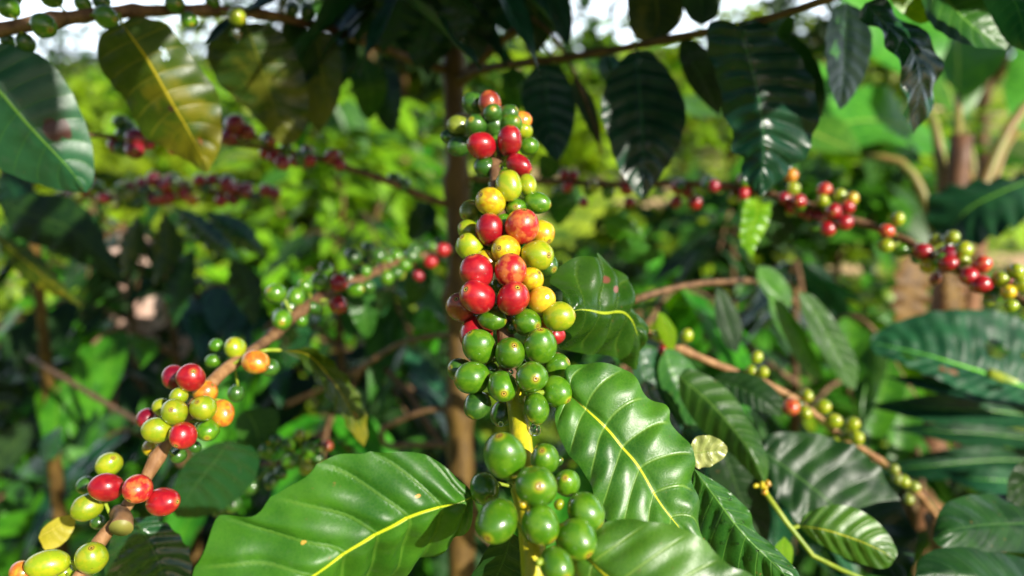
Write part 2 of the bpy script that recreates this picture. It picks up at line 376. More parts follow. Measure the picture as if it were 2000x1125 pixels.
def cherry(parent, x, y, r, d, col, tip=None, el=1.1, branch=None, hi=False, stuff=None):
    """unripe/ripe fruit at pixel x,y radius r px; tip = camera-plane direction of the scar (x right, y up)"""
    global NC; NC += 1
    c = P(x, y, d); rad = r/F*d
    near = None
    if branch:
        near = min(branch, key=lambda q: (q-c).length)
    if tip is not None:
        tx, ty = tip; q = tx*tx+ty*ty
        if q > .98: s_ = .98/math.sqrt(q); tx *= s_; ty *= s_; q = tx*tx+ty*ty
        ax = RT*tx+UP*ty-FW*math.sqrt(max(.01, 1-q))
        # view parallax: express against the line of sight
    else:
        ax = (c-near) if near is not None and (c-near).length > 1e-4 else jit(1)
        ax = ax.normalized()*1.0 + jit(.35) + FW*.25
    ax.normalize()
    rot = ax.to_track_quat('Z', 'Y').to_matrix()
    ns, nr = (36, 26) if hi else (18, 12)
    vs, fs = sphere_pts(el, ns, nr, seed=NC*1.7)
    tw = Matrix.Rotation(NC*2.1, 3, 'Z')
    if stuff is not None:
        stuff.add([c+rot @ (tw @ v*rad) for v in vs], fs, list(CC).index(col))
        return
    mb = MB(); mb.add([tw @ v for v in vs], fs)
    # pedicel towards the branch, in local unit space
    if near is not None:
        e = (rot.inverted() @ (near-c))/rad; st = Vector((0, 0, -el*.93))
        if (e-st).length < 3.6:
            tube(mb, [st, st+Vector((0, 0, -.15)), e], [.16, .11, .12], 6, 5, 1)
    me = bpy.data.meshes.new('coffee_cherry'); me.from_pydata(mb.v, [], mb.f)
    me.polygons.foreach_set('use_smooth', [True]*len(mb.f)); me.polygons.foreach_set('material_index', mb.mi)
    o = link('coffee_cherry', me, parent, [CM[col], BK['stem']])
    o.location = c-wloc(parent); o.rotation_euler = rot.to_euler(); o.scale = (rad, rad, rad)
    o['label'] = CNAME[col]+' coffee cherry'
    return o
def branch(parent, pix, wpx, mat='twig', seg=10, lump=.15, nodes=6, n=None, mats=None, split=None, name='branch'):
    pts = [P(*q) for q in pix]; rs = [w_/2/F*q[2] for w_, q in zip(wpx, pix)]
    mb = MB(); c = tube(mb, pts, rs, seg, n or len(pts)*7, 0, lump, nodes, split)
    o = mb.build(name, mats or BK[mat], parent, pts[0]); return o, c
exec_parts = []
# ================================================================== MAIN COFFEE TREE
TB = P(903, 1125, .80); TBASE = Vector((TB.x+.01, TB.y, 0))
tree = thing('coffee_tree', 'central coffee tree, slim brown trunk and long branches laden with red, yellow and green cherries', 'coffee tree', TBASE)
mb = MB()
TP = [P(880, -330, .735), P(884, -60, .74), P(886, 130, .745), P(893, 400, .76), P(898, 700, .775), P(903, 1125, .80), Vector((TB.x+.004, TB.y, .5)), Vector((TBASE.x, TBASE.y, -.03))]
TC = tube(mb, TP, [.009, .0105, .0115, .0125, .013, .014, .018, .024], 16, 110, 0, .22, 14)
mb.build('trunk', BK['trunk'], tree, TBASE)
def tr(y): # trunk centre at pixel row y
    for a, b in (((880, -330, .735), (884, -60, .74)), ((884, -60, .74), (886, 130, .745)), ((886, 130, .745), (893, 400, .76)), ((893, 400, .76), (898, 700, .775)), ((898, 700, .775), (903, 1125, .8))):
        if y <= b[1]: t = (y-a[1])/(b[1]-a[1]); return tuple(a[i]+(b[i]-a[i])*t for i in range(3))
# --- central branch, reaching from the trunk towards the camera
ysplit = .300
cb, cc = branch(tree, [tr(235), (915, 225, .55), (948, 232, .41), (966, 290, .372), (968, 350, .350), (980, 440, .336), (982, 540, .322), (986, 640, .314), (1000, 730, .305), (1011, 800, .292), (1020, 880, .276), (1031, 980, .264), (1041, 1080, .250), (1050, 1200, .240), (1054, 1290, .23)],
    [14, 13, 13, 13, 12, 14, 16, 18, 25, 28, 31, 42, 50, 56, 60], n=110, nodes=11, lump=.06, mats=[BK['twig'], BK['young']], split=lambda p: (p-CAM).dot(FW) < ysplit)
C1 = [ # x,y,r,d,col,tip,el
(956,202,21,.43,'b',None,1.1),(925,202,20,.445,'d',None,1.1),(962,221,17,.415,'d',(.1,.2),1.1),(993,224,18,.43,'d',None,1.1),(999,243,20,.42,'g',(.5,.2),1.1),(1020,235,16,.44,'o',None,1.1),
(1023,256,15,.43,'l',None,1.1),(930,245,20,.42,'d',(-.4,.3),1.1),(895,245,18,.44,'v',None,1.15),(877,267,14,.45,'d',None,1.1),(967,246,20,.425,'d',None,1.1),(897,285,20,.44,'d',None,1.1),
(940,284,25,.39,'r',(-.85,.2),1.08),(995,275,24,.39,'r',(.1,.85),1.18),(1033,286,17,.41,'g',None,1.1),(942,322,15,.41,'d',None,1.1),(1014,323,20,.385,'r',(.8,-.5),1.28),
(994,363,24,.36,'l',(.1,-1),1.22),(1030,362,18,.37,'l',(.2,-.9),1.2),(958,394,27,.357,'y',(-.6,.35),1.03),(1049,396,20,.365,'g',(.95,-.2),1.28),(919,413,20,.38,'v',(-.5,-.5),1.1),
(1009,408,20,.366,'g',(-.1,.05),1.1),(956,448,27,.345,'r',(.1,.9),1.12),(1020,442,31,.34,'c',(.1,.85),1.06),(1058,456,24,.357,'y',(.5,-.6),1.05),(916,450,20,.368,'l',(-.7,.3),1.1),(918,482,26,.35,'l',(-.5,.62),1.03),
(988,488,27,.335,'y',(-.4,.05),1.12),(1050,499,29,.335,'l',(.62,-.03),1.06),(1066,517,22,.35,'d',(.6,-.4),1.1),(950,512,22,.34,'y',None,1.1),
(930,530,31,.317,'r',(-.2,.9),1.04),(997,528,30,.317,'c',(.1,.95),1.04),(932,580,32,.303,'r',(-.55,.40),1.07),(1002,582,31,.304,'r',(.25,.58),1.04),(1037,546,23,.325,'y',(.6,.5),1.05),
(1058,586,26,.315,'a',(.3,.2),1.14),(1092,618,27,.31,'l',(.95,.1),1.1),(900,600,27,.325,'b',(-.2,.5),1.12),(961,624,20,.314,'g',(.95,-.1),1.35),(1029,630,26,.31,'g',(.7,-.2),1.06),
(1060,640,20,.33,'o',None,1.1),(930,652,32,.327,'r',(-.3,-.6),1.1),(1084,655,18,.335,'r',None,1.1),(936,677,30,.30,'g',(-.5,.78),1.12),(996,690,28,.295,'g',(.25,.52),1.12),
(1055,675,30,.295,'g',(0,.88),1.14),(1087,715,24,.305,'g',(.8,.4),1.08),(898,722,22,.312,'d',(-.7,.2),1.1),(922,738,30,.291,'g',(-.92,0),1.1),(981,755,28,.285,'g',(.1,-.25),1.15),
(1039,736,29,.28,'g',(.2,0),1.0),(1087,765,28,.287,'g',(.68,-.45),1.08),(932,792,24,.292,'d',(-.45,-.7),1.12),(980,808,22,.30,'d',(-.2,-.8),1.1),(1048,798,24,.281,'g',(.12,-.95),1.2),
(986,890,38,.247,'g',(-.22,.88),1.2),(1064,896,27,.258,'g',(-.2,.66),1.12),(1047,950,38,.239,'g',(.1,.28),1.05),(1108,943,24,.252,'g',(-.2,.52),1.3),(946,955,28,.262,'g',(.3,-.3),1.05),
(970,1018,37,.236,'g',(-.35,-.4),1.2),(1056,1025,34,.236,'g',(.6,-.6),1.07),(1145,999,33,.243,'g',(.7,-.6),1.08),(1127,1053,36,.236,'g',(.5,-.5),1.05),(1087,1105,32,.226,'g',(.42,-.3),1.1)]
def cz(d): return .298+(d-.298)*.6 if d > .298 else d
for (x, y, r, d, col, tip, el) in C1: cherry(cb, x, y, r*1.06, cz(d), col, tip, el*1.04, cc, hi=True)
# small extra fruits and buds filling the gaps along the stem
for (x, y, r, d, col) in [(975,330,9,.40,'d'),(1000,640,13,.318,'d'),(985,600,16,.325,'d'),(975,560,16,.33,'g'),(1020,500,14,.35,'g'),(1010,770,15,.30,'d'),(1018,715,14,.305,'d'),(958,720,13,.305,'d'),(990,855,9,.262,'g'),(1021,985,8,.238,'y'),(1092,985,10,.245,'l'),(1000,930,15,.255,'d'),(1090,900,10,.262,'d'),(1030,760,12,.295,'d')]:
    cherry(cb, x, y, r, cz(d), col, None, 1.1, cc)
# --- leaves of the central branch
pleaf(cb, [(925,972,.262),(865,990,.258),(810,1006,.254),(720,1054,.248),(618,1123,.242),(520,1200,.236),(440,1290,.232)],
  [(922,962),(905,945),(888,928),(852,898),(786,878),(720,881),(645,892),(600,919),(540,961),(492,994),(444,1006),(417,1021),(390,1084),(372,1140),(380,1220)],
  [(922,990),(905,1030),(893,1045),(850,1075),(780,1123),(700,1180),(600,1260),(500,1310)], 'heroleft', ld=.006, rd=.040, nv=8, ripple=.0033, wave=.0012, n=90, K=18, bow=.002,
  pet=[(985,985,.25),(955,975,.257),(925,972,.262)], label='broad bright green leaf with a yellow midrib')
pleaf(cb, [(1110,768,.288),(1179,831,.279),(1215,873,.275),(1248,912,.271),(1286,977,.266),(1325,1027,.262),(1385,1100,.258)],
  [(1103,750),(1106,725),(1118,714),(1151,710),(1189,713),(1222,721),(1239,737),(1253,767),(1273,781),(1296,789),(1306,803),(1308,825),(1334,855),(1347,872),(1357,906),(1350,942),(1364,980),(1367,1039),(1385,1085)],
  [(1095,785),(1085,802),(1089,841),(1111,890),(1134,916),(1153,945),(1160,971),(1180,1012),(1215,1050),(1280,1085),(1340,1105)], 'hero', ld=.013, rd=-.004, nv=8, ripple=.0013, wave=.0013, n=80, K=18, bow=.003,
  pet=[(1030,770,.285),(1070,766,.285),(1110,768,.288)], label='glossy green leaf beside the green cherries')
pleaf(cb, [(1118,1070,.245),(1144,1088,.240),(1183,1125,.234),(1260,1180,.228),(1400,1260,.222),(1560,1330,.22)],
  [(1135,1050),(1160,1034),(1186,1019),(1235,1013),(1300,1020),(1351,1036),(1377,1052),(1397,1078),(1429,1100),(1471,1123),(1530,1190),(1570,1270)],
  [(1118,1090),(1120,1130),(1160,1200),(1250,1280),(1400,1340)], 'hero', ld=.012, rd=.02, nv=7, ripple=.0014, wave=.001, n=70, K=18, bow=.003,
  pet=[(1050,1100,.222),(1090,1075,.238),(1118,1070,.245)], label='glossy green leaf cut off by the lower frame edge')
pleaf(cb, [(1112,608,.318),(1145,605,.326),(1180,612,.338),(1222,612,.352),(1245,650,.365),(1242,712,.375)],
  [(1085,590),(1076,563),(1091,531),(1109,505),(1128,500),(1151,502),(1175,494),(1186,500),(1178,513),(1191,524),(1209,541),(1204,558),(1213,591),(1240,612),(1250,660)],
  [(1100,640),(1098,665),(1105,683),(1141,689),(1185,694),(1216,706),(1230,718)], 'torn', ld=.010, rd=.004, nv=7, ripple=.0024, wave=.005, nw=4, n=64, K=16, bow=.004,
  pet=[(1010,625,.308),(1060,612,.318),(1112,608,.318)], label='curled green leaf with a brown tear')
WETLEAF = pleaf(cb, [(1355,915,.33),(1400,975,.325),(1450,1040,.32),(1520,1110,.315),(1560,1150,.31)],
  [(1360,918),(1400,942),(1426,961),(1465,1000),(1475,1036),(1507,1062),(1530,1085),(1560,1120)],
  [(1352,940),(1350,990),(1365,1060),(1420,1130),(1490,1160)], 'mid', ld=.01, rd=.01, nv=7, ripple=.0018, wave=.0015, n=60, K=14, label='wet green leaf behind the glossy one')
pleaf(tree, [(1345,885,.335),(1370,884,.335),(1395,880,.335),(1421,882,.335)], [(1350,865),(1370,850),(1400,855),(1418,870)], [(1350,905),(1370,915),(1398,905),(1415,892)], 'pale', nv=5, ripple=.002, wave=.002, nw=4, n=24, K=8, label='small crumpled pale young leaf')
# dark leaf underneath the lower green cherries
pleaf(cb, [(1000,1040,.27),(985,1090,.28),(960,1150,.29),(930,1230,.3)], [(960,1060),(935,1100),(900,1160),(900,1210)], [(1040,1070),(1060,1120),(1040,1190),(980,1230)], 'deep', nv=7, n=30)
# --- lower left branch
lb, lc = branch(tree, [tr(485), (840,497,.70), (760,520,.63), (700,548,.57), (640,572,.53), (590,605,.49), (545,645,.455), (500,680,.42), (440,722,.385), (400,765,.365), (350,835,.352), (310,890,.345), (275,950,.34), (235,1005,.335), (190,1065,.33), (150,1130,.325), (90,1220,.32)],
    [11, 12, 15, 18, 20, 20, 20, 22, 28, 26, 24, 27, 26, 24, 22, 22, 20], n=110, nodes=13, lump=.12, mats=[BK['twig'], BK['tan']], split=lambda p: (p-CAM).dot(FW) < .40)
C2 = [(373,737,27,.345,'r',(.5,.5),1.05),(341,737,23,.36,'k',None,1.1),(401,766,23,.36,'o',None,1.1),(349,774,17,.345,'l',None,1.1),(317,795,18,.36,'l',None,1.1),(341,804,25,.335,'l',(.2,.3),1.06),(397,797,25,.34,'l',(-.1,.6),1.05),
(435,807,22,.355,'o',(.3,-.9),1.25),(287,817,20,.365,'k',None,1.1),(306,840,26,.335,'l',(-.9,.2),1.08),(357,851,26,.33,'r',(-.1,-.55),1.03),(406,840,22,.35,'g',(.3,-.5),1.08),(295,875,16,.36,'y',None,1.1),(349,890,15,.36,'d',None,1.1),(381,873,12,.36,'d',None,1.1),
(459,679,21,.40,'l',(-.2,.6),1.03),(500,707,24,.385,'o',(.9,-.3),1.15),(528,718,17,.40,'d',None,1.1),(422,674,13,.41,'g',None,1.1),(416,705,14,.41,'g',None,1.1),(461,769,16,.40,'d',None,1.1),
(213,907,24,.345,'l',(.6,.6),1.15),(207,952,27,.325,'r',(-.9,.2),1.18),(269,955,27,.32,'c',(-.2,-.6),1.03),(319,980,27,.325,'r',(.95,.1),1.3),(170,991,25,.335,'l',(-.85,-.4),1.18),(168,948,18,.37,'d',None,1.1),(192,1020,14,.36,'d',None,1.1),
(179,1090,29,.315,'l',(.3,.8),1.14),(93,1101,28,.32,'l',(-.95,0),1.4),(43,1118,22,.33,'o',None,1.1),(127,1117,16,.335,'l',None,1.1),
(662,553,17,.52,'r',None,1.05),(661,596,18,.51,'r',(0,-.5),1.12),(539,574,20,.47,'g',(-.4,.4),1.1),(578,580,18,.49,'g',None,1.1),(596,560,15,.50,'g',None,1.1),(551,625,20,.45,'g',(.3,-.2),1.1),(625,551,17,.52,'g',None,1.1),(637,527,15,.54,'g',None,1.1),(694,566,15,.54,'g',(.9,.1),1.3),
(690,502,16,.60,'d',None,1.1),(756,543,15,.62,'g',None,1.1),(805,502,15,.66,'d',None,1.1),(841,512,13,.66,'r',None,1.1),(866,488,13,.68,'r',None,1.1),(817,539,11,.66,'k',None,1.1),(719,486,13,.62,'d',None,1.1),(740,500,14,.63,'d',None,1.1),(775,500,13,.65,'g',None,1.1),(780,535,12,.66,'v',None,1.1),(610,600,13,.5,'d',None,1.1),(720,560,13,.58,'d',None,1.1)]
rest = MB(); far = []
for q in C2:
    (x, y, r, d, col, tip, el) = q
    if r < 14: cherry(None, x, y, r, d, col, tip, el, lc, stuff=rest)
    else: cherry(lb, x, y, r, d, col, tip, el, lc, hi=r > 20)
# cut knot on the branch
mb = MB(); kc = P(239, 1023, .325); kd = (-FW*.8+RT*.3-UP*.3).normalized()
tube(mb, [P(232, 1003, .335), kc-kd*.003, kc+kd*.003], [.0045, .0050, .0052], 14, 9, 0, .2); mb.mi[-1] = 1; k = mb.build('knot', [BK['twig'], BK['petiole']], lb); k['label'] = 'round cut end of a pruned side twig'
pleaf(lb, [(548,684,.41),(600,692,.45),(640,730,.47),(680,790,.48),(712,872,.49)], [(570,684),(610,680),(655,712),(700,770),(718,830)], [(585,705),(620,745),(655,800),(690,850)], 'olive', ld=.01, rd=-.01, nv=8, wave=.002, n=30, K=8, pet=[(500,690,.40),(520,684,.40),(548,684,.41)], label='olive leaf hanging with its tip down')
pleaf(lb, [(262,1012,.38),(285,1050,.385),(310,1100,.39),(330,1170,.40)], [(235,1020),(215,1060),(205,1120),(250,1180)], [(300,1010),(345,1035),(372,1090),(370,1150)], 'gloss', nv=8, ripple=.003, n=40, K=10, ld=.01, rd=.01)
pleaf(lb, [(75,1050,.36),(110,1030,.37),(148,1005,.38)], [(85,1030),(115,1010)], [(90,1075),(125,1060),(145,1030)], 'yell', nv=6, n=20, K=6, label='small yellow leaf')
pleaf(lb, [(450,860,.47),(420,900,.48),(380,950,.49),(345,1010,.50)], [(410,870),(365,900),(340,950),(335,990)], [(500,880),(500,930),(450,985),(390,1010)], 'gloss', nv=8, n=30, K=8)
# --- right branch
rb, rb_c = branch(tree, [tr(345), (980,352,.76), (1060,354,.75), (1180,360,.72), (1300,358,.69), (1400,362,.66), (1480,374,.64), (1570,398,.61), (1660,427,.59), (1740,457,.57), (1790,482,.55), (1850,520,.53), (1920,548,.51), (2000,588,.49), (2090,640,.47)],
    [12, 11, 12, 13, 13, 14, 14, 14, 14, 14, 14, 15, 15, 15, 15], n=100, nodes=14, lump=.15)
C3 = [(1224,368,13,.71,'r'),(1230,395,11,.72,'k'),(1325,364,14,.68,'r'),(1358,396,14,.68,'r'),(1320,395,12,.69,'k'),(1343,378,10,.69,'l'),(1432,388,11,.65,'l'),(1474,360,11,.64,'k'),(1483,385,11,.64,'l'),(1150,372,11,.73,'d'),(1110,362,12,.74,'d'),(1090,375,10,.75,'d'),(1140,395,10,.74,'k'),
(1545,343,13,.61,'o'),(1550,368,13,.62,'l'),(1560,393,15,.60,'r'),(1531,389,10,.62,'l'),(1540,412,12,.62,'v'),(1610,371,14,.60,'c'),(1607,392,12,.59,'l'),(1640,382,13,.59,'l'),(1664,388,13,.58,'y'),(1628,413,16,.57,'r'),(1655,405,14,.575,'r'),(1650,435,16,.565,'r'),(1617,447,15,.57,'r'),(1600,425,12,.6,'k'),(1590,440,12,.6,'d'),
(1732,451,14,.555,'c'),(1754,428,13,.56,'l'),(1730,480,14,.56,'l'),(1802,492,18,.54,'r'),(1813,519,15,.535,'y'),(1826,545,11,.54,'b'),(1853,516,18,.52,'r'),(1828,470,13,.55,'l'),(1860,463,13,.54,'l'),(1882,488,16,.52,'l'),(1880,508,13,.52,'l'),(1918,517,18,.505,'c'),(1893,540,18,.50,'r'),(1916,556,19,.495,'r'),(1955,545,16,.49,'l'),(1985,530,15,.485,'l'),(1995,556,15,.48,'l'),(1970,570,14,.48,'y'),(1975,597,12,.48,'l'),(1932,588,12,.49,'v'),(1850,480,12,.55,'d'),(1790,505,11,.56,'d')]
for (x, y, r, d, col) in C3:
    if r < 13: cherry(None, x, y, r, d, col, None, 1.1, rb_c, stuff=rest)
    else: cherry(rb, x, y, r, d, col, None, 1.08, rb_c)
pleaf(rb, [(1478,385,.62),(1478,420,.60),(1462,460,.59),(1470,505,.58)], [(1455,395),(1448,430),(1445,470)], [(1505,400),(1500,440),(1478,480)], 'lime', nv=7, n=26, K=6, wave=.004, label='small lime green leaf twisting down')
pleaf(rb, [(1490,380,.61),(1510,440,.62),(1525,480,.63)], [(1485,420),(1500,470)], [(1540,410),(1550,460)], 'deep', n=20, K=6)
# --- top left branch
tb, tcv = branch(tree, [tr(140), (820,122,.72), (760,98,.68), (700,78,.64), (640,56,.60), (540,33,.55), (440,22,.51), (330,20,.48), (240,23,.455), (150,33,.435), (60,47,.42), (0,58,.41), (-80,75,.40)],
    [17, 15, 14, 15, 17, 19, 20, 21, 22, 24, 27, 28, 30], n=90, nodes=9, lump=.15)
for (x, y, r, d, col) in [(85,50,23,.40,'g'),(17,15,20,.42,'g'),(50,84,18,.42,'d'),(207,33,21,.43,'g'),(162,7,16,.45,'g'),(198,2,17,.455,'d'),(341,7,18,.47,'g'),(368,39,15,.47,'g'),(463,33,17,.49,'l'),(414,2,14,.5,'g'),(600,25,15,.57,'d'),(100,-5,20,.44,'g'),(20,-8,20,.43,'g'),(640,35,14,.6,'d'),(570,20,13,.56,'d'),(15,80,14,.44,'d')]:
    cherry(tb, x, y, r, d, col, None, 1.08, tcv, hi=r > 20)
pleaf(tb, [(-90,90,.40),(-40,140,.405),(0,180,.41),(60,250,.42),(130,325,.435),(168,376,.445)], [(-60,80),(0,85),(60,98),(110,135),(150,200),(180,285),(183,350)], [(-110,180),(-60,280),(0,330),(60,355),(120,372)], 'spot', ld=.012, rd=.02, nv=9, ripple=.0011, n=60, K=14, label='dark bluish green leaf with a brown blotch')
pleaf(tb, [(238,46,.445),(262,80,.45),(290,120,.46),(335,200,.475),(370,260,.49),(408,334,.505)], [(262,34),(320,45),(360,90),(395,140),(425,180),(433,240),(430,290),(412,325)], [(215,52),(190,85),(200,140),(240,190),(262,230),(285,268),(345,302),(395,333)], 'olive', ld=.01, rd=.014, nv=9, ripple=.0010, wave=.001, holes=((.30,.26,.035),), n=70, K=16, pet=[(232,26,.45),(238,46,.445)], label='yellowing olive leaf with a hole')
pleaf(tb, [(480,45,.53),(500,100,.54),(525,180,.56),(558,285,.58)], [(530,50),(575,100),(600,170),(600,240),(580,275)], [(430,45),(405,95),(425,160),(485,215),(540,275)], 'oliv2', ld=.01, rd=.0, nv=9, wave=.002, holes=((.16,.75,.05),), n=40, K=10, pet=[(478,26,.52),(480,45,.53)])
pleaf(tb, [(620,60,.60),(625,120,.61),(630,190,.62),(622,262,.63)], [(655,75),(668,130),(660,200)], [(595,80),(590,140),(595,210)], 'oliv2', nv=8, n=26, K=6)
pleaf(tb, [(700,85,.65),(660,110,.66),(600,135,.67),(560,170,.68)], [(680,60),(620,80),(575,110)], [(690,125),(640,165),(590,185)], 'dark', n=22, K=6)
pleaf(tb, [(560,35,.58),(570,100,.6),(585,180,.62),(590,260,.64)], [(600,60),(625,130),(620,210)], [(545,80),(550,160),(565,220)], 'deep', n=22, K=6)
# --- top right branch
trb, trc = branch(tree, [tr(160), (930,140,.70), (980,128,.66), (1100,114,.60), (1240,90,.54), (1350,68,.50), (1480,42,.46), (1600,4,.43), (1720,-40,.41)], [16, 14, 10, 10, 11, 12, 14, 16, 17], n=60, nodes=6, lump=.1, mats=BK['trunk'])
tb2, _ = branch(tree, [tr(170), (925,135,.72), (960,95,.70), (1010,55,.68), (1060,-10,.65), (1120,-80,.62)], [24, 20, 16, 12, 11, 10], nodes=5)
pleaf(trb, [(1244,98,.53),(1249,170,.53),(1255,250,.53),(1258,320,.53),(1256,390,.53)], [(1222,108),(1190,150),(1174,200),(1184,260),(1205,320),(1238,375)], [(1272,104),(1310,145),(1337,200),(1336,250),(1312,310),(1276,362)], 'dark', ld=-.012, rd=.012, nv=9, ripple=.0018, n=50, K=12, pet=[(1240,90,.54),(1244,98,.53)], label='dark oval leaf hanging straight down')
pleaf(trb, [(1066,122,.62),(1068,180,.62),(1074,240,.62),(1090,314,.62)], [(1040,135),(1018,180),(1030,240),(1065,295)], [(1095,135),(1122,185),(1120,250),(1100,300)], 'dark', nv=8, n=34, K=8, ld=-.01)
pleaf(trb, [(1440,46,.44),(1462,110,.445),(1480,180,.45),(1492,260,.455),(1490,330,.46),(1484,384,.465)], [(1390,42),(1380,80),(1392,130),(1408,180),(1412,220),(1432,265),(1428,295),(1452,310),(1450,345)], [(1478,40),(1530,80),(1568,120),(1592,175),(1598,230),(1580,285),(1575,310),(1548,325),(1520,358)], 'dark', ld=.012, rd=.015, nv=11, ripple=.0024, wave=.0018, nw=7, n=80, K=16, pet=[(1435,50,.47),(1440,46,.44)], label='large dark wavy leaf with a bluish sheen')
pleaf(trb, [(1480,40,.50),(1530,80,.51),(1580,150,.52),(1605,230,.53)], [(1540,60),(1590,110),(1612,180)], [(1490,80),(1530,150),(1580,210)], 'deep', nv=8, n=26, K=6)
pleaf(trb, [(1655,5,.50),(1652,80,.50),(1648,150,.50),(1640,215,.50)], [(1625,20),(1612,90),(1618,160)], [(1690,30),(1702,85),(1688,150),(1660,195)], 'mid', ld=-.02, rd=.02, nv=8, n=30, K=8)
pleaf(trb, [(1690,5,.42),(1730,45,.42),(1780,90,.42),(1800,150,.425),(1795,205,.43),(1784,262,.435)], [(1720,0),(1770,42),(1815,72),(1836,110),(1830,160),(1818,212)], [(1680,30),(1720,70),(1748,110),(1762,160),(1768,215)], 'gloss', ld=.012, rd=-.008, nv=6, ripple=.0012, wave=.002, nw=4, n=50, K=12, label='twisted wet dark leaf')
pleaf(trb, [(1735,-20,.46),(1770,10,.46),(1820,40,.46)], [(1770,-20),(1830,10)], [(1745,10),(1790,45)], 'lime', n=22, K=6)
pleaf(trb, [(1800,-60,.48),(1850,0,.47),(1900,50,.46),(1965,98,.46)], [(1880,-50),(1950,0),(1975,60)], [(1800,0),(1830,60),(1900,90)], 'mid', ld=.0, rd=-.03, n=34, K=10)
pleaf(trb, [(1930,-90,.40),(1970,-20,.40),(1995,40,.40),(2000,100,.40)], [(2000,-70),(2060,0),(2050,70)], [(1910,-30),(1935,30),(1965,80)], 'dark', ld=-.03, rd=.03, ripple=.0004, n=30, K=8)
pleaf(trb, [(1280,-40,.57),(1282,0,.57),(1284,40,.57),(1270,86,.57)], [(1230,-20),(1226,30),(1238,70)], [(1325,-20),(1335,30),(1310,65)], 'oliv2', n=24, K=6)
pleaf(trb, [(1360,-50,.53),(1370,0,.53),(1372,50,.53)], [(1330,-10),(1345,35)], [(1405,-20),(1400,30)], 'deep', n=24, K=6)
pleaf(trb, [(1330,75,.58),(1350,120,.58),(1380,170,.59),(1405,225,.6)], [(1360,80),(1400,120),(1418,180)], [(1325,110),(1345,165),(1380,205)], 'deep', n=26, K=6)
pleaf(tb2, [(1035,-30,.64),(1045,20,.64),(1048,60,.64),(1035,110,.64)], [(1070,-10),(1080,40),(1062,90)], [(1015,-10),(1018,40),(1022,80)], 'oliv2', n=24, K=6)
pleaf(tb2, [(1075,-40,.60),(1090,10,.60),(1105,50,.60),(1110,95,.60)], [(1110,-10),(1118,50)], [(1060,0),(1085,60)], 'dark', n=24, K=6)
# crossing drooping thin twig
_t, _c = branch(tree, [tr(30), (980,10,.68), (1070,60,.62), (1120,140,.6), (1160,240,.6), (1175,300,.6)], [8, 8, 7, 6, 6, 5], nodes=5)
pleaf(_t, [(1120,150,.6),(1140,190,.6),(1160,240,.6),(1172,290,.6)], [(1135,160),(1160,200),(1172,250)], [(1118,185),(1140,235)], 'oliv2', n=16, K=4)
HL = [(tb,700,110,722,235,34,.80,'mid'),(tb,755,130,765,260,30,.84,'deep'),(tb,640,120,612,250,30,.78,'mid'),(tb,590,150,585,290,28,.82,'weed'),(tb,520,60,505,150,22,.62,'gloss'),(tree,940,330,925,430,20,.86,'mid'),(tree,830,600,850,690,24,.84,'weed'),(tb,680,60,640,190,26,.74,'dark'),
  (trb,1180,105,1210,180,24,.75,'gloss'),(trb,1000,130,1010,220,26,.74,'mid'),(trb,1540,30,1528,90,24,.5,'mid'),(trb,1450,60,1440,170,26,.62,'mid'),
  (tree,1130,365,1085,440,26,.82,'mid'),(tree,1075,350,1060,300,22,.84,'mid'),(tree,1200,480,1290,500,24,.7,'mid'),(tree,1180,430,1260,470,24,.8,'weed'),
  (tree,840,395,800,470,26,.85,'deep'),(tree,820,505,800,600,26,.82,'mid'),(tree,760,520,740,620,28,.80,'gloss'),(tree,700,550,720,660,28,.74,'mid'),(tree,600,600,560,720,28,.66,'gloss')]
for (pa, x0, y0, x1, y1, w_, d, mt) in HL:
    nx, ny = (y1-y0), -(x1-x0); q = math.hypot(nx, ny); nx, ny = nx/q*w_, ny/q*w_; cv = random.uniform(-14, 14)
    mxx, mxy = (x0+x1)/2+cv, (y0+y1)/2
    pleaf(pa, [(x0,y0,d),(mxx,mxy,d-.01),(x1,y1,d+random.uniform(-.02,.03))], [(x0*.7+mxx*.3+nx*.8,y0*.7+mxy*.3+ny*.8),(mxx+nx,mxy+ny),(x1*.75+mxx*.25+nx*.5,y1*.75+mxy*.25+ny*.5)], [(x0*.7+mxx*.3-nx*.8,y0*.7+mxy*.3-ny*.8),(mxx-nx,mxy-ny),(x1*.75+mxx*.25-nx*.5,y1*.75+mxy*.25-ny*.5)], mt, n=24, K=6, ld=random.uniform(-.015,.02), rd=random.uniform(-.01,.02), wave=.002)
# --- upper left branch with dark crimson cherries
ub, uc = branch(tree, [tr(405), (830,385,.75), (760,355,.73), (690,332,.71), (640,314,.70), (550,295,.68), (440,277,.66), (330,271,.64), (250,270,.62), (175,264,.60), (100,262,.59)], [14, 13, 13, 13, 12, 11, 10, 10, 10, 9, 8], n=60, nodes=8)
for (x, y, r, d, col) in [(267,270,19,.60,'k'),(263,293,18,.60,'k'),(340,290,13,.62,'k'),(459,243,19,.64,'k'),(448,269,17,.64,'k'),(481,258,17,.65,'k'),(530,276,11,.67,'b'),(552,318,15,.66,'k'),(650,306,16,.69,'k'),(664,322,12,.69,'k'),(235,239,13,.61,'d'),(240,262,13,.61,'d'),(500,272,11,.66,'v'),(600,300,11,.69,'d'),(560,290,12,.68,'d'),(770,350,13,.74,'d'),(790,362,13,.74,'d')]:
    cherry(None, x, y, r, d, col, None, 1.08, uc, stuff=rest) if r < 15 else cherry(ub, x, y, r, d, col, None, 1.08, uc)
rf = random.Random(31)
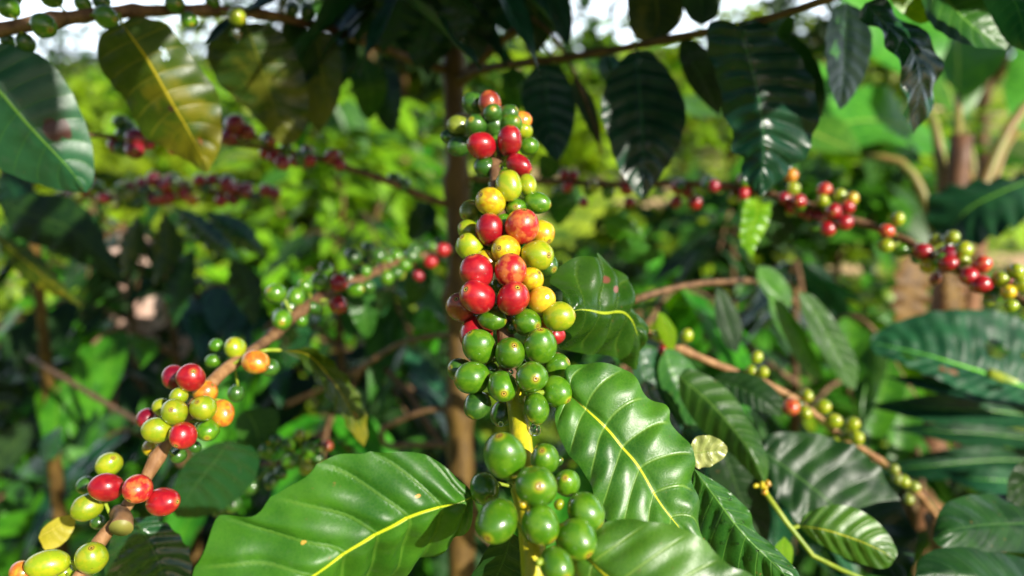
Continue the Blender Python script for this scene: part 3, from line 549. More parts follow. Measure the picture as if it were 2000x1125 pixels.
def fill(curve, d0, d1, n, cols, parent, r0=.0052, r1=.0068, stuff=None, nn=3, back=False):
    cand = [i for i in range(2, len(curve)-1) if d0 < (curve[i]-CAM).dot(FW) < d1]
    k = 0
    while k < n and cand:
        i = rf.choice(cand); t = (curve[i+1]-curve[i-1]).normalized()
        for _ in range(nn):
            a = jit(1); a = (a-t*a.dot(t)).normalized()
            if back and a.dot(FW) < .2: a = (a+FW*1.2).normalized()
            rr = rf.uniform(r0, r1)
            c = curve[i]+a*(rr*1.45)+t*rf.uniform(-.008, .008); q = c-CAM; d = q.dot(FW)
            x = 1000+q.dot(RT)/d*F; y = 562.5-q.dot(UP)/d*F
            cherry(parent, x, y, rr*F/d, d, rf.choice(cols), None, 1.1, curve, stuff=stuff); k += 1
fill(lc, .47, .72, 26, 'ddgddgdk', None, stuff=rest, r0=.0045, r1=.0062)
fill(rb_c, .50, .74, 34, 'gldrkkdg', None, stuff=rest)
fill(uc, .60, .70, 26, 'kkrdkr', None, stuff=rest)
fill(cc, .325, .40, 26, 'gdldg', None, stuff=rest, r0=.0045, r1=.006, back=True)
o = rest.build('coffee_cherry_cluster', [CM[k] for k in CC], tree); o['kind'] = 'stuff'; o['label'] = 'the small more distant cherries along the branches'
# --- crown: leaves round the top of the trunk and over the frame edge, on their own short branches
def spray(parent, pts, rr, leaves, mat, L=(.09, .13), nm='branch', per=1, droop=.5, kind=None, seed=0, nl='leaf', W=.42, single=False, start=.25, drop=.5):
    """one branch with paired coffee leaves, each leaf a part"""
    rs = random.Random(seed); mb = MB(); c = tube(mb, pts, rr, 7, 18, 0, .1, 5)
    b = mb.build(nm, BK['twig'], parent, pts[0]); lm = MB()
    for k in range(leaves):
        t = start+(1-start)*k/max(1, leaves-1); i = min(16, int(t*17)); p = c[i]; ax = (c[i+1]-c[i]).normalized()
        for sgn in (-1, 1):
            sd = ax.cross(Vector((0, 0, 1))).normalized()*sgn
            dr = sd*rs.uniform(.6, 1)+ax*rs.uniform(.2, .7)-Vector((0, 0, 1))*rs.uniform(.1, drop)
            ln = rs.uniform(*L); m_ = lm if single else MB()
            gleaf(m_, p, dr, Vector((rs.uniform(-.5, .5), rs.uniform(-.5, .5), 1)), ln, ln*W*rs.uniform(.85, 1.15), rs.uniform(.1, droop), .25, 9 if single else 14, 2 if single else 6, 0, .003, rs.random()*6, 9, .001)
            if not single: m_.build(nl, LM[mat], b, p)
    if single: lm.build('foliage', LM[mat], b, c[8])
    return b
V = Vector
def PP(*l): return [P(*q) for q in l]
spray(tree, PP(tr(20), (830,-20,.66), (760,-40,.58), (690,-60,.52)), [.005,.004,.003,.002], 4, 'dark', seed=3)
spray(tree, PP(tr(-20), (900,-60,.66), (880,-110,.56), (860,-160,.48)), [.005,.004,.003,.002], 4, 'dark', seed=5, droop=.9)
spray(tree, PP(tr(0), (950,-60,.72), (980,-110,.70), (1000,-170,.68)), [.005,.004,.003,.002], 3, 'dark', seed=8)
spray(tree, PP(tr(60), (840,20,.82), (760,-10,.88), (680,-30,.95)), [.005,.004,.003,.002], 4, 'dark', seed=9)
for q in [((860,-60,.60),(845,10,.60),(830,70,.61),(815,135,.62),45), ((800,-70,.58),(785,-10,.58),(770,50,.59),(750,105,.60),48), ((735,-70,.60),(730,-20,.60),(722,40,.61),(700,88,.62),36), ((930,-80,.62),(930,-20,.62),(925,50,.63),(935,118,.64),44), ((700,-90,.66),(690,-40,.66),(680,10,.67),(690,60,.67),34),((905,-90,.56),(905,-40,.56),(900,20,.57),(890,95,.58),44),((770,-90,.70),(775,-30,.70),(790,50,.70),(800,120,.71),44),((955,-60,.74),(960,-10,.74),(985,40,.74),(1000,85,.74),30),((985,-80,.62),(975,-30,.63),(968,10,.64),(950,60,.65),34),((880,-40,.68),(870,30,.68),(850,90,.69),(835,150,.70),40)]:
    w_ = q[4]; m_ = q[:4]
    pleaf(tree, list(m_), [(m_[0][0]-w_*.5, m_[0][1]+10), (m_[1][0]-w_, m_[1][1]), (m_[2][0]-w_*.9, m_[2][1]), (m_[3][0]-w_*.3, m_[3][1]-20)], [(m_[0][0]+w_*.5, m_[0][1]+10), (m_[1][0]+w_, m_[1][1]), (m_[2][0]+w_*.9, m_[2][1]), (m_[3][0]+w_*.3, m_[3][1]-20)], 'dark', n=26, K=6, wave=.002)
# unseen branches added over the frame to shade the top and dapple the background
SHADE_BRANCHES = [((-.30,.55,1.70),(-.38,.38,1.72),(-.30,.22,1.72)), ((.15,.42,1.60),(.24,.30,1.60),(.34,.20,1.62)), ((.0,.5,1.62),(.10,.38,1.63),(.18,.28,1.66)), ((.3,.42,1.62),(.42,.30,1.62),(.5,.2,1.64)), ((.12,.50,1.66),(.30,.36,1.66),(.46,.22,1.68)), ((.05,.6,1.72),(.22,.30,1.72),(.36,.08,1.74)), ((.2,.6,1.70),(.45,.5,1.70),(.70,.4,1.68)), ((-.05,.6,1.74),(.06,.32,1.70),(.14,.14,1.72)), ((-.1,.7,1.78),(-.2,.45,1.74),(-.18,.2,1.74)), ((.3,.6,1.80),(.5,.3,1.82),(.62,.1,1.84))]
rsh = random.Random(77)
for k in range(16):  # further unseen sprays, added in the sun's path to dapple the background
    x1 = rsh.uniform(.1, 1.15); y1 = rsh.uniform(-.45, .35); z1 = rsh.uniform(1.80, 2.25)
    SHADE_BRANCHES.append(((x1*.35, .75+y1*.3, 1.75+.1*rsh.random()), (x1*.7, .35+y1*.6, (1.9+z1)/2), (x1, y1, z1)))
for i, s_ in enumerate(SHADE_BRANCHES):
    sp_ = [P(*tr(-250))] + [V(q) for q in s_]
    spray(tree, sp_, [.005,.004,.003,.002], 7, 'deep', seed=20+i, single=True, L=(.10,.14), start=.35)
# ================================================================== NEIGHBOUR PLANTS
def hgt(x, y):
    b = .215*max(0, y-2.2) if y > 2.2 else 0
    s_ = min(1, max(0, (y-1.5)/3))
    far_ = min(1, max(0, (y-20)/40))
    return b*(1-.0*far_)+s_*(.25*mnoise.noise(V((x*.35, y*.35, 1)))+.08*mnoise.noise(V((x*1.3, y*1.3, 5))))+far_*2.5*mnoise.noise(V((x*.04, y*.03, 3)))+.02*mnoise.noise(V((x*3, y*3, 0)))
def coffee(x, y, hz, rad, seed, label, mat='deep', lens=(.10,.15), nb=14, zmin=.25, group='coffee trees growing behind the main tree', leaves=5, droop=.5):
    rs = random.Random(seed); z0 = hgt(x, y); b0 = V((x, y, z0-.02))
    t = thing('coffee_tree', label, 'coffee tree', V((x, y, z0)), group)
    mb = MB(); tube(mb, [b0, b0+V((.02, .01, hz*.5)), b0+V((.0, .02, hz))], [.022, .014, .005], 9, 20, 0, .1, 8); mb.build('trunk', BK['trunk'], t, b0)
    for k in range(nb):
        zz = hz*(zmin+(.98-zmin)*k/(nb-1)); a = k*2.4+seed; ln = rad*(1.1-.6*k/nb)*rs.uniform(.8, 1.1)
        s0 = b0+V((.01, .01, zz)); dv = V((math.cos(a), math.sin(a), 0))
        spray(t, [s0, s0+dv*ln*.5+V((0, 0, .06)), s0+dv*ln+V((0, 0, -.04))], [.005, .0035, .002], leaves, mixm(k+seed) if mat == 'mix' else mat, single=True, seed=seed*50+k, L=lens, droop=droop)
    return t
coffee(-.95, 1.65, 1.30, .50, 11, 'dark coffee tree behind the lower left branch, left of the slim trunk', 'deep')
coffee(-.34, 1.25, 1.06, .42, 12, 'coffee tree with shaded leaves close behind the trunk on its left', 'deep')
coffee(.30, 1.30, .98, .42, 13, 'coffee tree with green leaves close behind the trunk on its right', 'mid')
def mixm(seed): return ['mid', 'weed', 'gloss', 'weed', 'mid', 'weed', 'gloss', 'deep'][seed % 8]
coffee(-.27, 1.02, 1.22, .30, 31, 'slender leafy coffee tree directly left of the trunk, behind the reddish brown twigs', 'mix')
coffee(.20, 1.05, 1.18, .30, 32, 'slender leafy coffee tree directly right of the trunk', 'mix')
coffee(.47, 1.10, 1.22, .34, 33, 'leafy coffee tree below the small twisting lime leaf', 'mix')
coffee(-.62, 1.20, 1.24, .36, 34, 'leafy coffee tree above the left row of mixed cherries', 'mix')
coffee(.62, .98, .92, .34, 14, 'glossy coffee tree low at the right in front of the blue-green frond', 'mid')
coffee(.62, 1.9, 1.28, .50, 17, 'dark coffee tree below the middle of the right branch', 'deep')
coffee(-.55, 2.3, 1.25, .5, 18, 'coffee tree behind the green cherries of the lower left branch', 'deep')
coffee(1.25, 1.5, 1.0, .45, 19, 'shaded coffee tree behind the blue-green fan leaf', 'deep')
coffee(-1.6, 2.6, 1.35, .6, 15, 'coffee tree at the far left beside the pale boulders', 'deep')
coffee(-.42, .92, .72, .3, 16, 'low dark coffee tree under the lower left branch', 'gloss')
# the coffee tree at lower right: its fruiting twigs are in view
LR = V((.52, .60, 0)); LR.z = hgt(LR.x, LR.y)
lt = thing('coffee_tree', 'small coffee tree at lower right, tan twigs with lime cherries and one coral cherry', 'coffee tree', LR)
mb = MB(); tube(mb, [LR+V((0,0,-.02)), LR+V((.02,.02,.5)), P(1830,1010,.62)], [.016,.012,.008], 9, 24, 0, .1, 6); mb.build('trunk', BK['trunk'], lt, LR)
b1, c1 = branch(lt, [(1830,1010,.62), (1790,960,.60), (1710,893,.58), (1640,850,.57), (1580,800,.565), (1500,750,.56), (1400,712,.55), (1300,668,.55), (1225,632,.55)], [10, 10, 10, 10, 10, 12, 15, 16, 15], 'tan', nodes=7, n=50)
for (x, y, r, d, col) in [(1286,655,12,.54,'l'),(1342,655,12,.54,'l'),(1293,686,11,.55,'r'),(1310,650,9,.55,'g'),(1478,698,12,.54,'l'),(1490,727,12,.54,'l'),(1468,725,11,.545,'l'),(1545,795,17,.54,'c'),(1575,773,13,.54,'l'),(1573,806,13,.55,'l'),(1607,794,15,.545,'l'),(1628,822,15,.545,'l'),(1665,828,14,.55,'l'),(1673,855,14,.55,'l'),(1637,862,12,.56,'l'),(1745,915,10,.57,'v'),(1765,940,12,.57,'l'),(1785,950,11,.58,'v'),(1752,935,10,.57,'v'),(1775,975,10,.58,'v'),(1560,790,10,.56,'d'),(1655,850,11,.56,'v')]:
    cherry(b1, x, y, r, d, col, None, 1.12, c1)
b2, c2 = branch(lt, [(1760,1080,.95), (1680,820,1.05), (1600,640,1.0), (1500,560,.80), (1405,551,.62), (1300,566,.58), (1222,592,.57)], [7, 7, 8, 10, 13, 14, 12], 'twig', nodes=5)
pleaf(lt, [(1490,880,.50),(1560,932,.49),(1625,985,.48),(1700,1060,.47),(1770,1130,.46)], [(1500,850),(1580,845),(1680,880),(1745,960),(1790,1060)], [(1505,950),(1550,1010),(1620,1070),(1700,1120)], 'deep', ld=.02, rd=-.01, ripple=.0016, wave=.002, nv=9, n=50, K=12, label='large dark green leaf with pale stripes of light')
pleaf(lt, [(1325,735,.47),(1380,780,.46),(1430,835,.45),(1470,890,.44),(1495,950,.44)], [(1350,720),(1420,760),(1470,830),(1500,900)], [(1330,780),(1370,840),(1420,880),(1470,930)], 'mid', ld=.01, rd=.01, nv=8, n=40, K=10)
pleaf(lt, [(1390,740,.54),(1440,755,.53),(1490,780,.52),(1525,812,.52)], [(1420,725),(1480,735),(1525,775)], [(1400,765),(1450,790),(1500,808)], 'deep', n=30, K=8)
pleaf(lt, [(1300,680,.50),(1310,720,.50),(1345,780,.50),(1360,830,.5)], [(1330,690),(1370,740),(1378,800)], [(1285,720),(1300,780),(1335,825)], 'mid', n=26, K=6, ld=.01)
pleaf(lt, [(1250,680,.50),(1262,740,.50),(1290,800,.50),(1330,850,.5)], [(1290,690),(1320,760),(1335,810)], [(1235,730),(1250,790),(1290,840)], 'gloss', n=26, K=6, ld=.01)
pleaf(lt, [(1285,610,.52),(1302,650,.53),(1315,690,.54)], [(1300,615),(1322,650)], [(1283,640),(1300,675)], 'lime', n=18, K=5)
pleaf(lt, [(1290,690,.53),(1240,688,.52),(1190,690,.51)], [(1270,675),(1220,665)], [(1265,705),(1215,712)], 'mid', n=18, K=5)
pleaf(lt, [(1390,830,.50),(1420,900,.5),(1450,980,.5),(1500,1060,.5)], [(1430,850),(1480,920),(1505,1000)], [(1380,890),(1400,970),(1450,1040)], 'deep', n=26, K=6)
pleaf(lt, [(1400,560,.62),(1420,620,.62),(1440,690,.62)], [(1425,580),(1450,640)], [(1395,610),(1415,670)], 'deep', n=20, K=5)
pleaf(lt, [(1560,570,.66),(1600,620,.66),(1640,700,.66),(1672,760,.66)], [(1592,580),(1640,640),(1675,710)], [(1570,620),(1606,690),(1648,750)], 'mid', n=24, K=6, label='bright green leaf in full sun')
pleaf(lt, [(1500,570,.68),(1530,640,.68),(1570,700,.68),(1610,740,.68)], [(1530,590),(1570,650),(1600,710)], [(1508,620),(1542,680),(1582,735)], 'weed', n=24, K=6)
pleaf(lt, [(1480,520,.72),(1500,560,.72),(1545,600,.72)], [(1510,525),(1545,565)], [(1480,550),(1510,590)], 'weed', n=18, K=5)
# small twig with a young leaf, lower right
st = V((.26, .38, 0)); st.z = hgt(st.x, st.y)
yt = thing('coffee_seedling', 'thin green seedling stem with one small light leaf and yellow buds at the lower right', 'seedling', st)
mb = MB(); ycv = tube(mb, [st+V((0,0,-.02)), st+V((.01,.01,.6)), P(1700,1230,.41), P(1620,1125,.415), P(1545,1032,.42), P(1485,948,.425)], [.004,.003,.002,.0015,.0013,.0012], 8, 50, 0, .05, 4); mb.build('stem', BK['stem'], yt, st)
pleaf(yt, [(1560,1027,.42),(1610,1035,.41),(1660,1050,.405),(1710,1070,.40),(1748,1092,.40)], [(1572,1005),(1620,986),(1670,992),(1715,1020),(1742,1055),(1752,1080)], [(1590,1055),(1640,1085),(1690,1104),(1730,1110)], 'hero', ld=.008, rd=.004, ripple=.0012, nv=7, n=50, K=10, pet=[(1545,1032,.42),(1560,1027,.42)], label='small light green oval leaf')
pleaf(yt, [(1530,1125,.42),(1528,1090,.42),(1532,1048,.42)], [(1515,1100),(1512,1070)], [(1545,1105),(1548,1070)], 'lime', n=16, K=5)
for i in range(9):
    c = P(1485+random.uniform(-10, 16), 950+random.uniform(-8, 16), .422); mb = MB()
    vs, fs = sphere_pts(1.4, 8, 6, i); r_ = random.uniform(.0012, .0018); q = jit(1).normalized().to_track_quat('Z', 'Y').to_matrix()
    mb.add([c+q @ (v*r_) for v in vs], fs); mb.build('bud', CM['y'], yt, c)
# left neighbour with a crimson fruiting branch
LN = V((-.10-.75, 1.18, 0)); LN.z = hgt(LN.x, LN.y)
ln_ = thing('coffee_tree', 'coffee tree at left with a level branch of crimson cherries below the hanging olive leaf', 'coffee tree', LN)
mb = MB(); tube(mb, [LN+V((0,0,-.02)), LN+V((.02,0,.7)), P(60,390,1.0), P(50,330,1.0)], [.018,.014,.009,.005], 9, 24, 0, .1, 8); mb.build('trunk', BK['trunk'], ln_, LN)
b3, c3 = branch(ln_, [(60,390,1.0), (150,385,.92), (240,378,.86), (350,372,.84), (450,375,.84), (545,382,.86)], [10, 9, 9, 9, 8, 7], nodes=7)
for (x, y, r, col) in [(205,386,13,'k'),(240,366,12,'d'),(255,380,13,'v'),(300,350,14,'k'),(285,375,12,'d'),(330,385,13,'r'),(318,362,12,'k'),(342,352,12,'d'),(362,380,13,'r'),(390,353,13,'r'),(375,390,12,'o'),(405,370,12,'d'),(432,392,12,'r'),(415,350,11,'k'),(450,370,11,'k'),(520,372,13,'k'),(537,378,12,'k'),(480,378,11,'b'),(225,400,12,'v'),(270,398,12,'d'),(190,365,12,'d'),(300,390,12,'k'),(350,366,11,'k'),(500,388,11,'d')]:
    cherry(b3, x, y, r, .84, col, None, 1.08, c3)
for q in [([(0,395,.80),(60,420,.79),(140,450,.78),(250,560,.77)],50,'deep'), ([(60,400,.9),(120,460,.9),(200,520,.9)],40,'gloss'), ([(-20,450,.75),(60,520,.75),(160,600,.75)],26,'olive'), ([(340,402,.80),(385,440,.79),(430,480,.78),(470,510,.78)],20,'gloss'), ([(400,412,.82),(440,440,.81),(480,465,.80),(520,505,.80)],22,'gloss'),
          ([(270,420,.9),(260,480,.9),(240,540,.9)],26,'oliv2'), ([(320,410,.9),(330,480,.9),(300,560,.9)],30,'oliv2'), ([(450,500,.85),(480,560,.85),(500,640,.85)],34,'deep'), ([(120,830,.8),(100,870,.8),(85,905,.8)],22,'gloss'), ([(0,330,.8),(30,380,.8),(60,440,.8)],40,'dark'),([(380,480,.9),(350,560,.9),(340,640,.9)],30,'deep')]:
    m_, w_, mt = q; a, b_ = V(m_[0][:2]+(0,)), V(m_[-1][:2]+(0,)); n_ = (b_-a).normalized(); n_ = V((-n_.y, n_.x, 0))*w_
    ins = m_[1:-1] if len(m_) > 2 else m_
    pleaf(ln_, m_, [(p[0]+n_.x, p[1]+n_.y) for p in ins], [(p[0]-n_.x, p[1]-n_.y) for p in ins], mt, ld=.01, n=22, K=6, wave=.003)
mb = MB(); fill(c3, .84, .94, 30, 'krrdvkr', None, stuff=mb, r0=.0065, r1=.0085)
o = mb.build('coffee_cherry_cluster', [CM[k] for k in CC], b3); o['kind'] = 'stuff'
# cluster of small green cherries at lower centre left (a low branch of the shaded coffee tree)
b4, c4 = branch(ln_, [LNp for LNp in [(60,700,1.1), (300,840,.8), (460,900,.6), (560,900,.56), (640,860,.56)]], [10, 9, 9, 9, 8], nodes=6)
for (x, y, r, col) in [(522,880,15,'g'),(567,902,16,'g'),(605,878,15,'g'),(598,912,16,'l'),(563,868,13,'g'),(530,940,15,'d'),(492,950,15,'d'),(548,925,13,'d'),(620,895,12,'d'),(585,850,12,'l'),(540,860,12,'d'),(455,985,16,'d'),(430,995,15,'d'),(640,870,11,'b')]:
    cherry(b4, x, y, r, .55, col, None, 1.08, c4)
pleaf(b4, [(480,800,.56),(500,840,.56),(505,880,.56)], [(460,820),(470,860)], [(540,800),(540,850)], 'mid', n=18, K=5)
# bare twigs left of the trunk
for pts in [[tr(795), (820,805,.80), (745,838,.84)], [tr(870), (820,868,.82), (755,868,.86), (745,845,.86)], [tr(650), (800,665,.84), (740,695,.90), (690,735,.95)], [tr(790)[:1]+(900,.82), (850,850,.84), (800,770,.88), (755,722,.92)], [(740,695,.90), (650,750,1.0), (560,790,1.1)]]:
    branch(tree, pts, [10]*len(pts), 'twig', nodes=4, n=20, name='twig')
# ------------------------------------------------------------------ big blue-green frond and round dark leaves at right
fr = V((1.05, .95, 0)); fr.z = hgt(fr.x, fr.y)
ft = thing('broadleaf_plant', 'blue-green fan leaf with a light midrib and long torn fingers at the right edge', 'plant', fr)
mb = MB(); tube(mb, [fr+V((0,0,-.02)), fr+V((0,0,.6)), P(2100,790,.75), P(2000,756,.72), P(1930,730,.71)], [.014,.011,.009,.007,.006], 8, 30); mb.build('stem', BK['stem'], ft, fr)
pleaf(ft, [(2060,775,.72),(1990,752,.71),(1920,728,.71),(1850,705,.71),(1790,688,.72),(1700,668,.74)], [(2070,740),(2040,660),(1970,615),(1900,605),(1830,608),(1760,625),(1710,650)], [(2050,790),(1980,785),(1900,770),(1830,740),(1760,710),(1710,690)], 'frond', ld=.03, rd=-.02, nv=12, ripple=.003, n=60, K=14, holes=((.42,.30,.06),(.25,.22,.05),(.6,.72,.05),(.8,.7,.06),(.35,.75,.04)))
for (x0, y0, x1, y1, w_, d) in [(2080,800,1720,735,20,.74), (2090,822,1690,792,34,.78), (2080,870,1730,835,22,.76), (2060,900,1700,920,34,.84), (2080,700,1850,620,24,.78), (2070,960,1840,930,30,.8)]:
    pleaf(ft, [(x0,y0,d),((x0*2+x1)/3,(y0*2+y1)/3-8,d),((x0+2*x1)/3,(y0+2*y1)/3-4,d),(x1,y1,d+.03)], [((x0*2+x1)/3,(y0*2+y1)/3-w_),((x0+2*x1)/3,(y0+2*y1)/3-w_*.9)], [((x0*2+x1)/3,(y0*2+y1)/3+w_*.7),((x0+2*x1)/3,(y0+2*y1)/3+w_*.7)], 'frond', n=26, K=6, rd=-.02, ripple=.002, nm='leaf_finger')
rp_ = V((.42, .40, 0)); rp_.z = hgt(.42, .40)
rt_ = thing('broadleaf_shrub', 'low shrub with broad rounded dark green leaves in the lower right corner', 'shrub', rp_)
mb = MB(); tube(mb, [rp_+V((0,0,-.02)), rp_+V((0,0,.7)), P(2020,1150,.46)], [.009,.007,.005], 8, 24); mb.build('stem', BK['stem'], rt_, rp_)
pleaf(rt_, [(2080,1020,.45),(2000,1022,.44),(1920,1025,.43),(1860,1035,.42),(1822,1052,.42)], [(2060,970),(1980,966),(1900,966),(1845,985),(1828,1020)], [(2060,1080),(1980,1078),(1900,1078),(1840,1070)], 'deep', ld=.02, rd=-.01, nv=7, n=40, K=12)
pleaf(rt_, [(2080,1180,.42),(2000,1150,.41),(1920,1130,.40),(1850,1120,.40),(1788,1125,.40)], [(2060,1120),(1980,1085),(1900,1070),(1830,1072),(1795,1095)], [(2040,1230),(1940,1210),(1850,1180),(1800,1150)], 'deep', ld=.02, nv=7, n=40, K=12)
pleaf(rt_, [(2100,1000,.45),(2060,960,.45),(2010,940,.45),(1965,975,.45)], [(2080,900),(2020,890),(1975,920)], [(2060,1010),(2010,1000)], 'deep', nv=7, n=30, K=10)
# ------------------------------------------------------------------ banana plants
def banana(x, y, seed, label, hz=1.5, leaves=(), dry=()):
    z0 = hgt(x, y); b0 = V((x, y, z0-.03)); t = thing('banana_plant', label, 'banana plant', V((x, y, z0)), 'banana plants at the right')
    mb = MB(); c = tube(mb, [b0, b0+V((.01, 0, hz*.5)), b0+V((.02, 0, hz))], [.055, .042, .022], 14, 24, 0, .1); mb.build('stem', BK['banana'], t, b0)
    for (a, el, pl, L, W, dr, mt) in leaves:
        d = V((math.cos(a)*math.cos(el), math.sin(a)*math.cos(el), math.sin(el))); s0 = b0+V((.02, 0, hz*.9)); e = s0+d*pl
        mb = MB(); tube(mb, [s0-V((0, 0, .15)), s0+d*pl*.5+V((0, 0, .02)), e], [.018, .012, .008], 8, 10)
        pt = mb.build('petiole', BK['petiole'], t, s0)
        mb = MB(); gleaf(mb, e, d, V((-d.x*.5, -.6, .8)), L, W, dr, .15, 26, 8, 0, .02, a, 26, .004); mb.build('leaf', LM[mt], pt, e)
    return t
banana(.98, 1.55, 1, 'banana plant at the right with a reddish brown stem, spreading stalks and big bright leaves', 1.52,
   [(R(150),R(30),.22,.85,.30,.35,'banana'),(R(60),R(38),.45,.9,.3,.3,'banana'),(R(20),R(45),.4,.9,.3,.2,'banana'),(R(100),R(62),.3,.9,.32,.25,'banana'),(R(-10),R(25),.35,.7,.25,.5,'banana')])
banana(1.55, 2.3, 2, 'second banana plant farther back at the right with upright green leaves', 1.5,
   [(R(160),R(40),.25,1.1,.36,.35,'banana'),(R(210),R(30),.2,1.0,.34,.5,'banana'),(R(90),R(60),.3,1.1,.36,.3,'banana'),(R(30),R(50),.3,1.,.3,.3,'banana')])
# hanging dry leaves on the nearer banana plant's neighbour
bt = thing('banana_plant', 'withered banana sucker with brown and amber dry leaves behind the right branch', 'banana plant', V((.86, 1.35, hgt(.86, 1.35))))
mb = MB(); q0 = V((.86, 1.35, hgt(.86, 1.35)-.03)); tube(mb, [q0, q0+V((0, 0, .6)), P(1860,500,1.4)], [.05, .04, .03], 12, 20, 0, .1); mb.build('stem', BK['banana'], bt, q0)
pleaf(bt, [(1800,480,1.35),(1785,540,1.33),(1775,600,1.33),(1770,660,1.33)], [(1765,500),(1745,560),(1748,620)], [(1820,510),(1815,580),(1800,640)], 'dry', n=26, K=8, wave=.01)
pleaf(bt, [(1850,520,1.35),(1862,560,1.34),(1870,640,1.34)], [(1845,530),(1848,600)], [(1872,540),(1885,600)], 'dry', n=26, K=8, wave=.01)
pleaf(bt, [(2040,340,1.15),(1960,372,1.1),(1890,410,1.1),(1835,475,1.12)], [(1960,350),(1870,362),(1815,385),(1812,430)], [(2040,400),(1985,440),(1900,480)], 'frond', n=40, K=10, ld=.05, rd=-.05, wave=.008, nm='leaf')
# ------------------------------------------------------------------ undergrowth, shrubs, trees, ground
def foliage(mb, c, rx, ry, rz, n, ls, seed, wl=.5):
    rs = random.Random(seed)
    for _ in range(n):
        while True:
            q = V((rs.uniform(-1, 1), rs.uniform(-1, 1), rs.uniform(-1, 1)))
            if .25 < q.length < 1: break
        # clumpy density
        if mnoise.noise(q*2.3+V((seed, 0, 0))) < -.12: continue
        p = c+V((q.x*rx, q.y*ry, q.z*rz)); ln = ls*rs.uniform(.7, 1.3)
        gleaf(mb, p, V((q.x+rs.uniform(-.6, .6), q.y+rs.uniform(-.6, .6), rs.uniform(-.6, .5))), V((rs.uniform(-.8, .8), rs.uniform(-1, .3), 1)), ln, ln*wl, rs.uniform(0, .4), .2, 4, 1)
def shrub(x, y, hh, r, mat, label, seed, n=260, ls=.12, name='shrub', cat='shrub', grp='shrubs on the hillside'):
    z0 = hgt(x, y); t = thing(name, label, cat, V((x, y, z0)), grp); rs = random.Random(seed)
    mb = MB(); b0 = V((x, y, z0-.05)); tube(mb, [b0, b0+V((0, 0, hh*.4)), b0+V((r*.1, 0, hh*.8))], [hh*.025, hh*.018, hh*.008], 7, 10, 0, .1)
    for k in range(4):
        a = k*1.7+seed; tube(mb, [b0+V((0, 0, hh*.3)), b0+V((math.cos(a)*r*.6, math.sin(a)*r*.6, hh*.7))], [hh*.012, hh*.005], 5, 6)
    mb.build('trunk', BK['trunk'], t, b0)
    mb = MB()
    for k in range(5):
        a = k*1.256+seed; cc_ = V((x+math.cos(a)*r*.5, y+math.sin(a)*r*.5, z0+hh*(.45+.3*rs.random())))
        foliage(mb, cc_, r*.6, r*.6, hh*.32, n//5, ls, seed*7+k)
    foliage(mb, V((x, y, z0+hh*.75)), r*.55, r*.55, hh*.28, n//4, ls, seed*7+9)
    for i in range(0, len(mb.f), 12):
        c_ = mb.v[mb.f[i][0]]; dk = mnoise.noise(c_*(2.6 if y < 5 else 1.2)+V((seed, 0, 0))) > .24
        for j in range(i, min(i+12, len(mb.f))): mb.mi[j] = 1 if dk else 0
    mb.build('crown', [LM[mat], LM['mid']], t)
    return t
def at(px, y, off=0): return (px-1000)/F*y
S = [ # px, y, height, radius, mat, label
 (60,3.6,1.0,.6,'bush','yellow-green shrub at the far left below the spotted leaf'),
 (210,5.5,1.0,.8,'bush','yellow-green shrub behind the crimson cherries at upper left'),
 (420,7.5,1.3,1.0,'lime','lime shrub seen between the two hanging olive leaves'),
 (560,4.6,1.1,.55,'bush','yellowish shrub above the green cherries left of the trunk'),
 (650,3.3,1.7,.48,'lime','tall lime shrub just left of the trunk'),
 (730,3.9,1.5,.5,'lime','tall lime shrub touching the trunk on its left side'),
 (800,5.2,1.0,.45,'weed','green shrub partly behind the trunk'),
 (1110,7.0,1.2,.7,'bush','yellow-green shrub to the right of the topmost cherries'),
 (1350,5.0,.8,.6,'bush','yellow-green shrub right of the straight dark leaf'),
 (1420,8.5,1.4,1.1,'lime','lime shrub high on the slope behind the large wavy leaf'),
 (1640,4.5,1.1,.7,'weed','green shrub above the pink-red cherries of the right branch'),
 (1150,3.4,.7,.45,'weed','low green shrub right of the yellow cherries'),
 (340,2.6,.75,.45,'weed','green shrub below the two bluish leaves'),
 (500,3.0,.9,.4,'lime','lime shrub behind the green cherries of the lower left branch'),
 (1500,3.2,.7,.5,'weed','green shrub under the middle of the right branch'),
 (1750,6.0,1.4,.9,'bush','yellow-green shrub between the banana leaves'),
]
for i, s_ in enumerate(S):
    shrub(at(s_[0], s_[1]), s_[1], s_[2], s_[3], s_[4], s_[5], 100+i, 260, .18 if s_[1] < 4 else .32)
T = [(120,11,1.2,1.2,'leafy green tree on the slope behind the spotted leaf'),(330,13,1.4,1.3,'leafy green tree on the slope behind the yellowing hanging leaf'),(680,8,2.0,.9,'leafy green tree on the slope left of the trunk'),(880,7.5,1.9,.9,'leafy green tree on the slope hidden partly by the trunk'),(1130,12,2.2,1.4,'leafy green tree on the slope right of the trunk'),(1330,10,1.9,1.1,'leafy green tree on the slope beside the straight dark leaf'),(1480,15,2.6,1.8,'leafy green tree high on the slope behind the large wavy leaf'),(1700,12,2.4,1.5,'leafy green tree on the slope behind the twisted leaf'),(450,18,2.6,2.2,'leafy green tree near the left skyline'),(790,6.5,3.3,.8,'dark slender tree with deep green crown left of the trunk top'),(1000,10,3.2,1.6,'dark tree on the slope directly behind the trunk'),(560,12,3.6,1.7,'dark tree on the slope behind the olive leaves'),(1560,11,2.6,1.6,'dark tree on the slope behind the wavy leaf'),(230,16,2.4,2.0,'small dark tree on the left skyline'),(1900,9,4.0,1.8,'dark tree in the upper right corner behind the banana stalks')]
for i, s_ in enumerate(T):
    shrub(at(s_[0], s_[1]), s_[1], s_[2], s_[3], ('bush', 'lime', 'bush')[i % 3] if s_[4].startswith('leafy') else 'wood', s_[4], 200+i, 500, .34, 'tree', 'tree', 'trees on the slope')
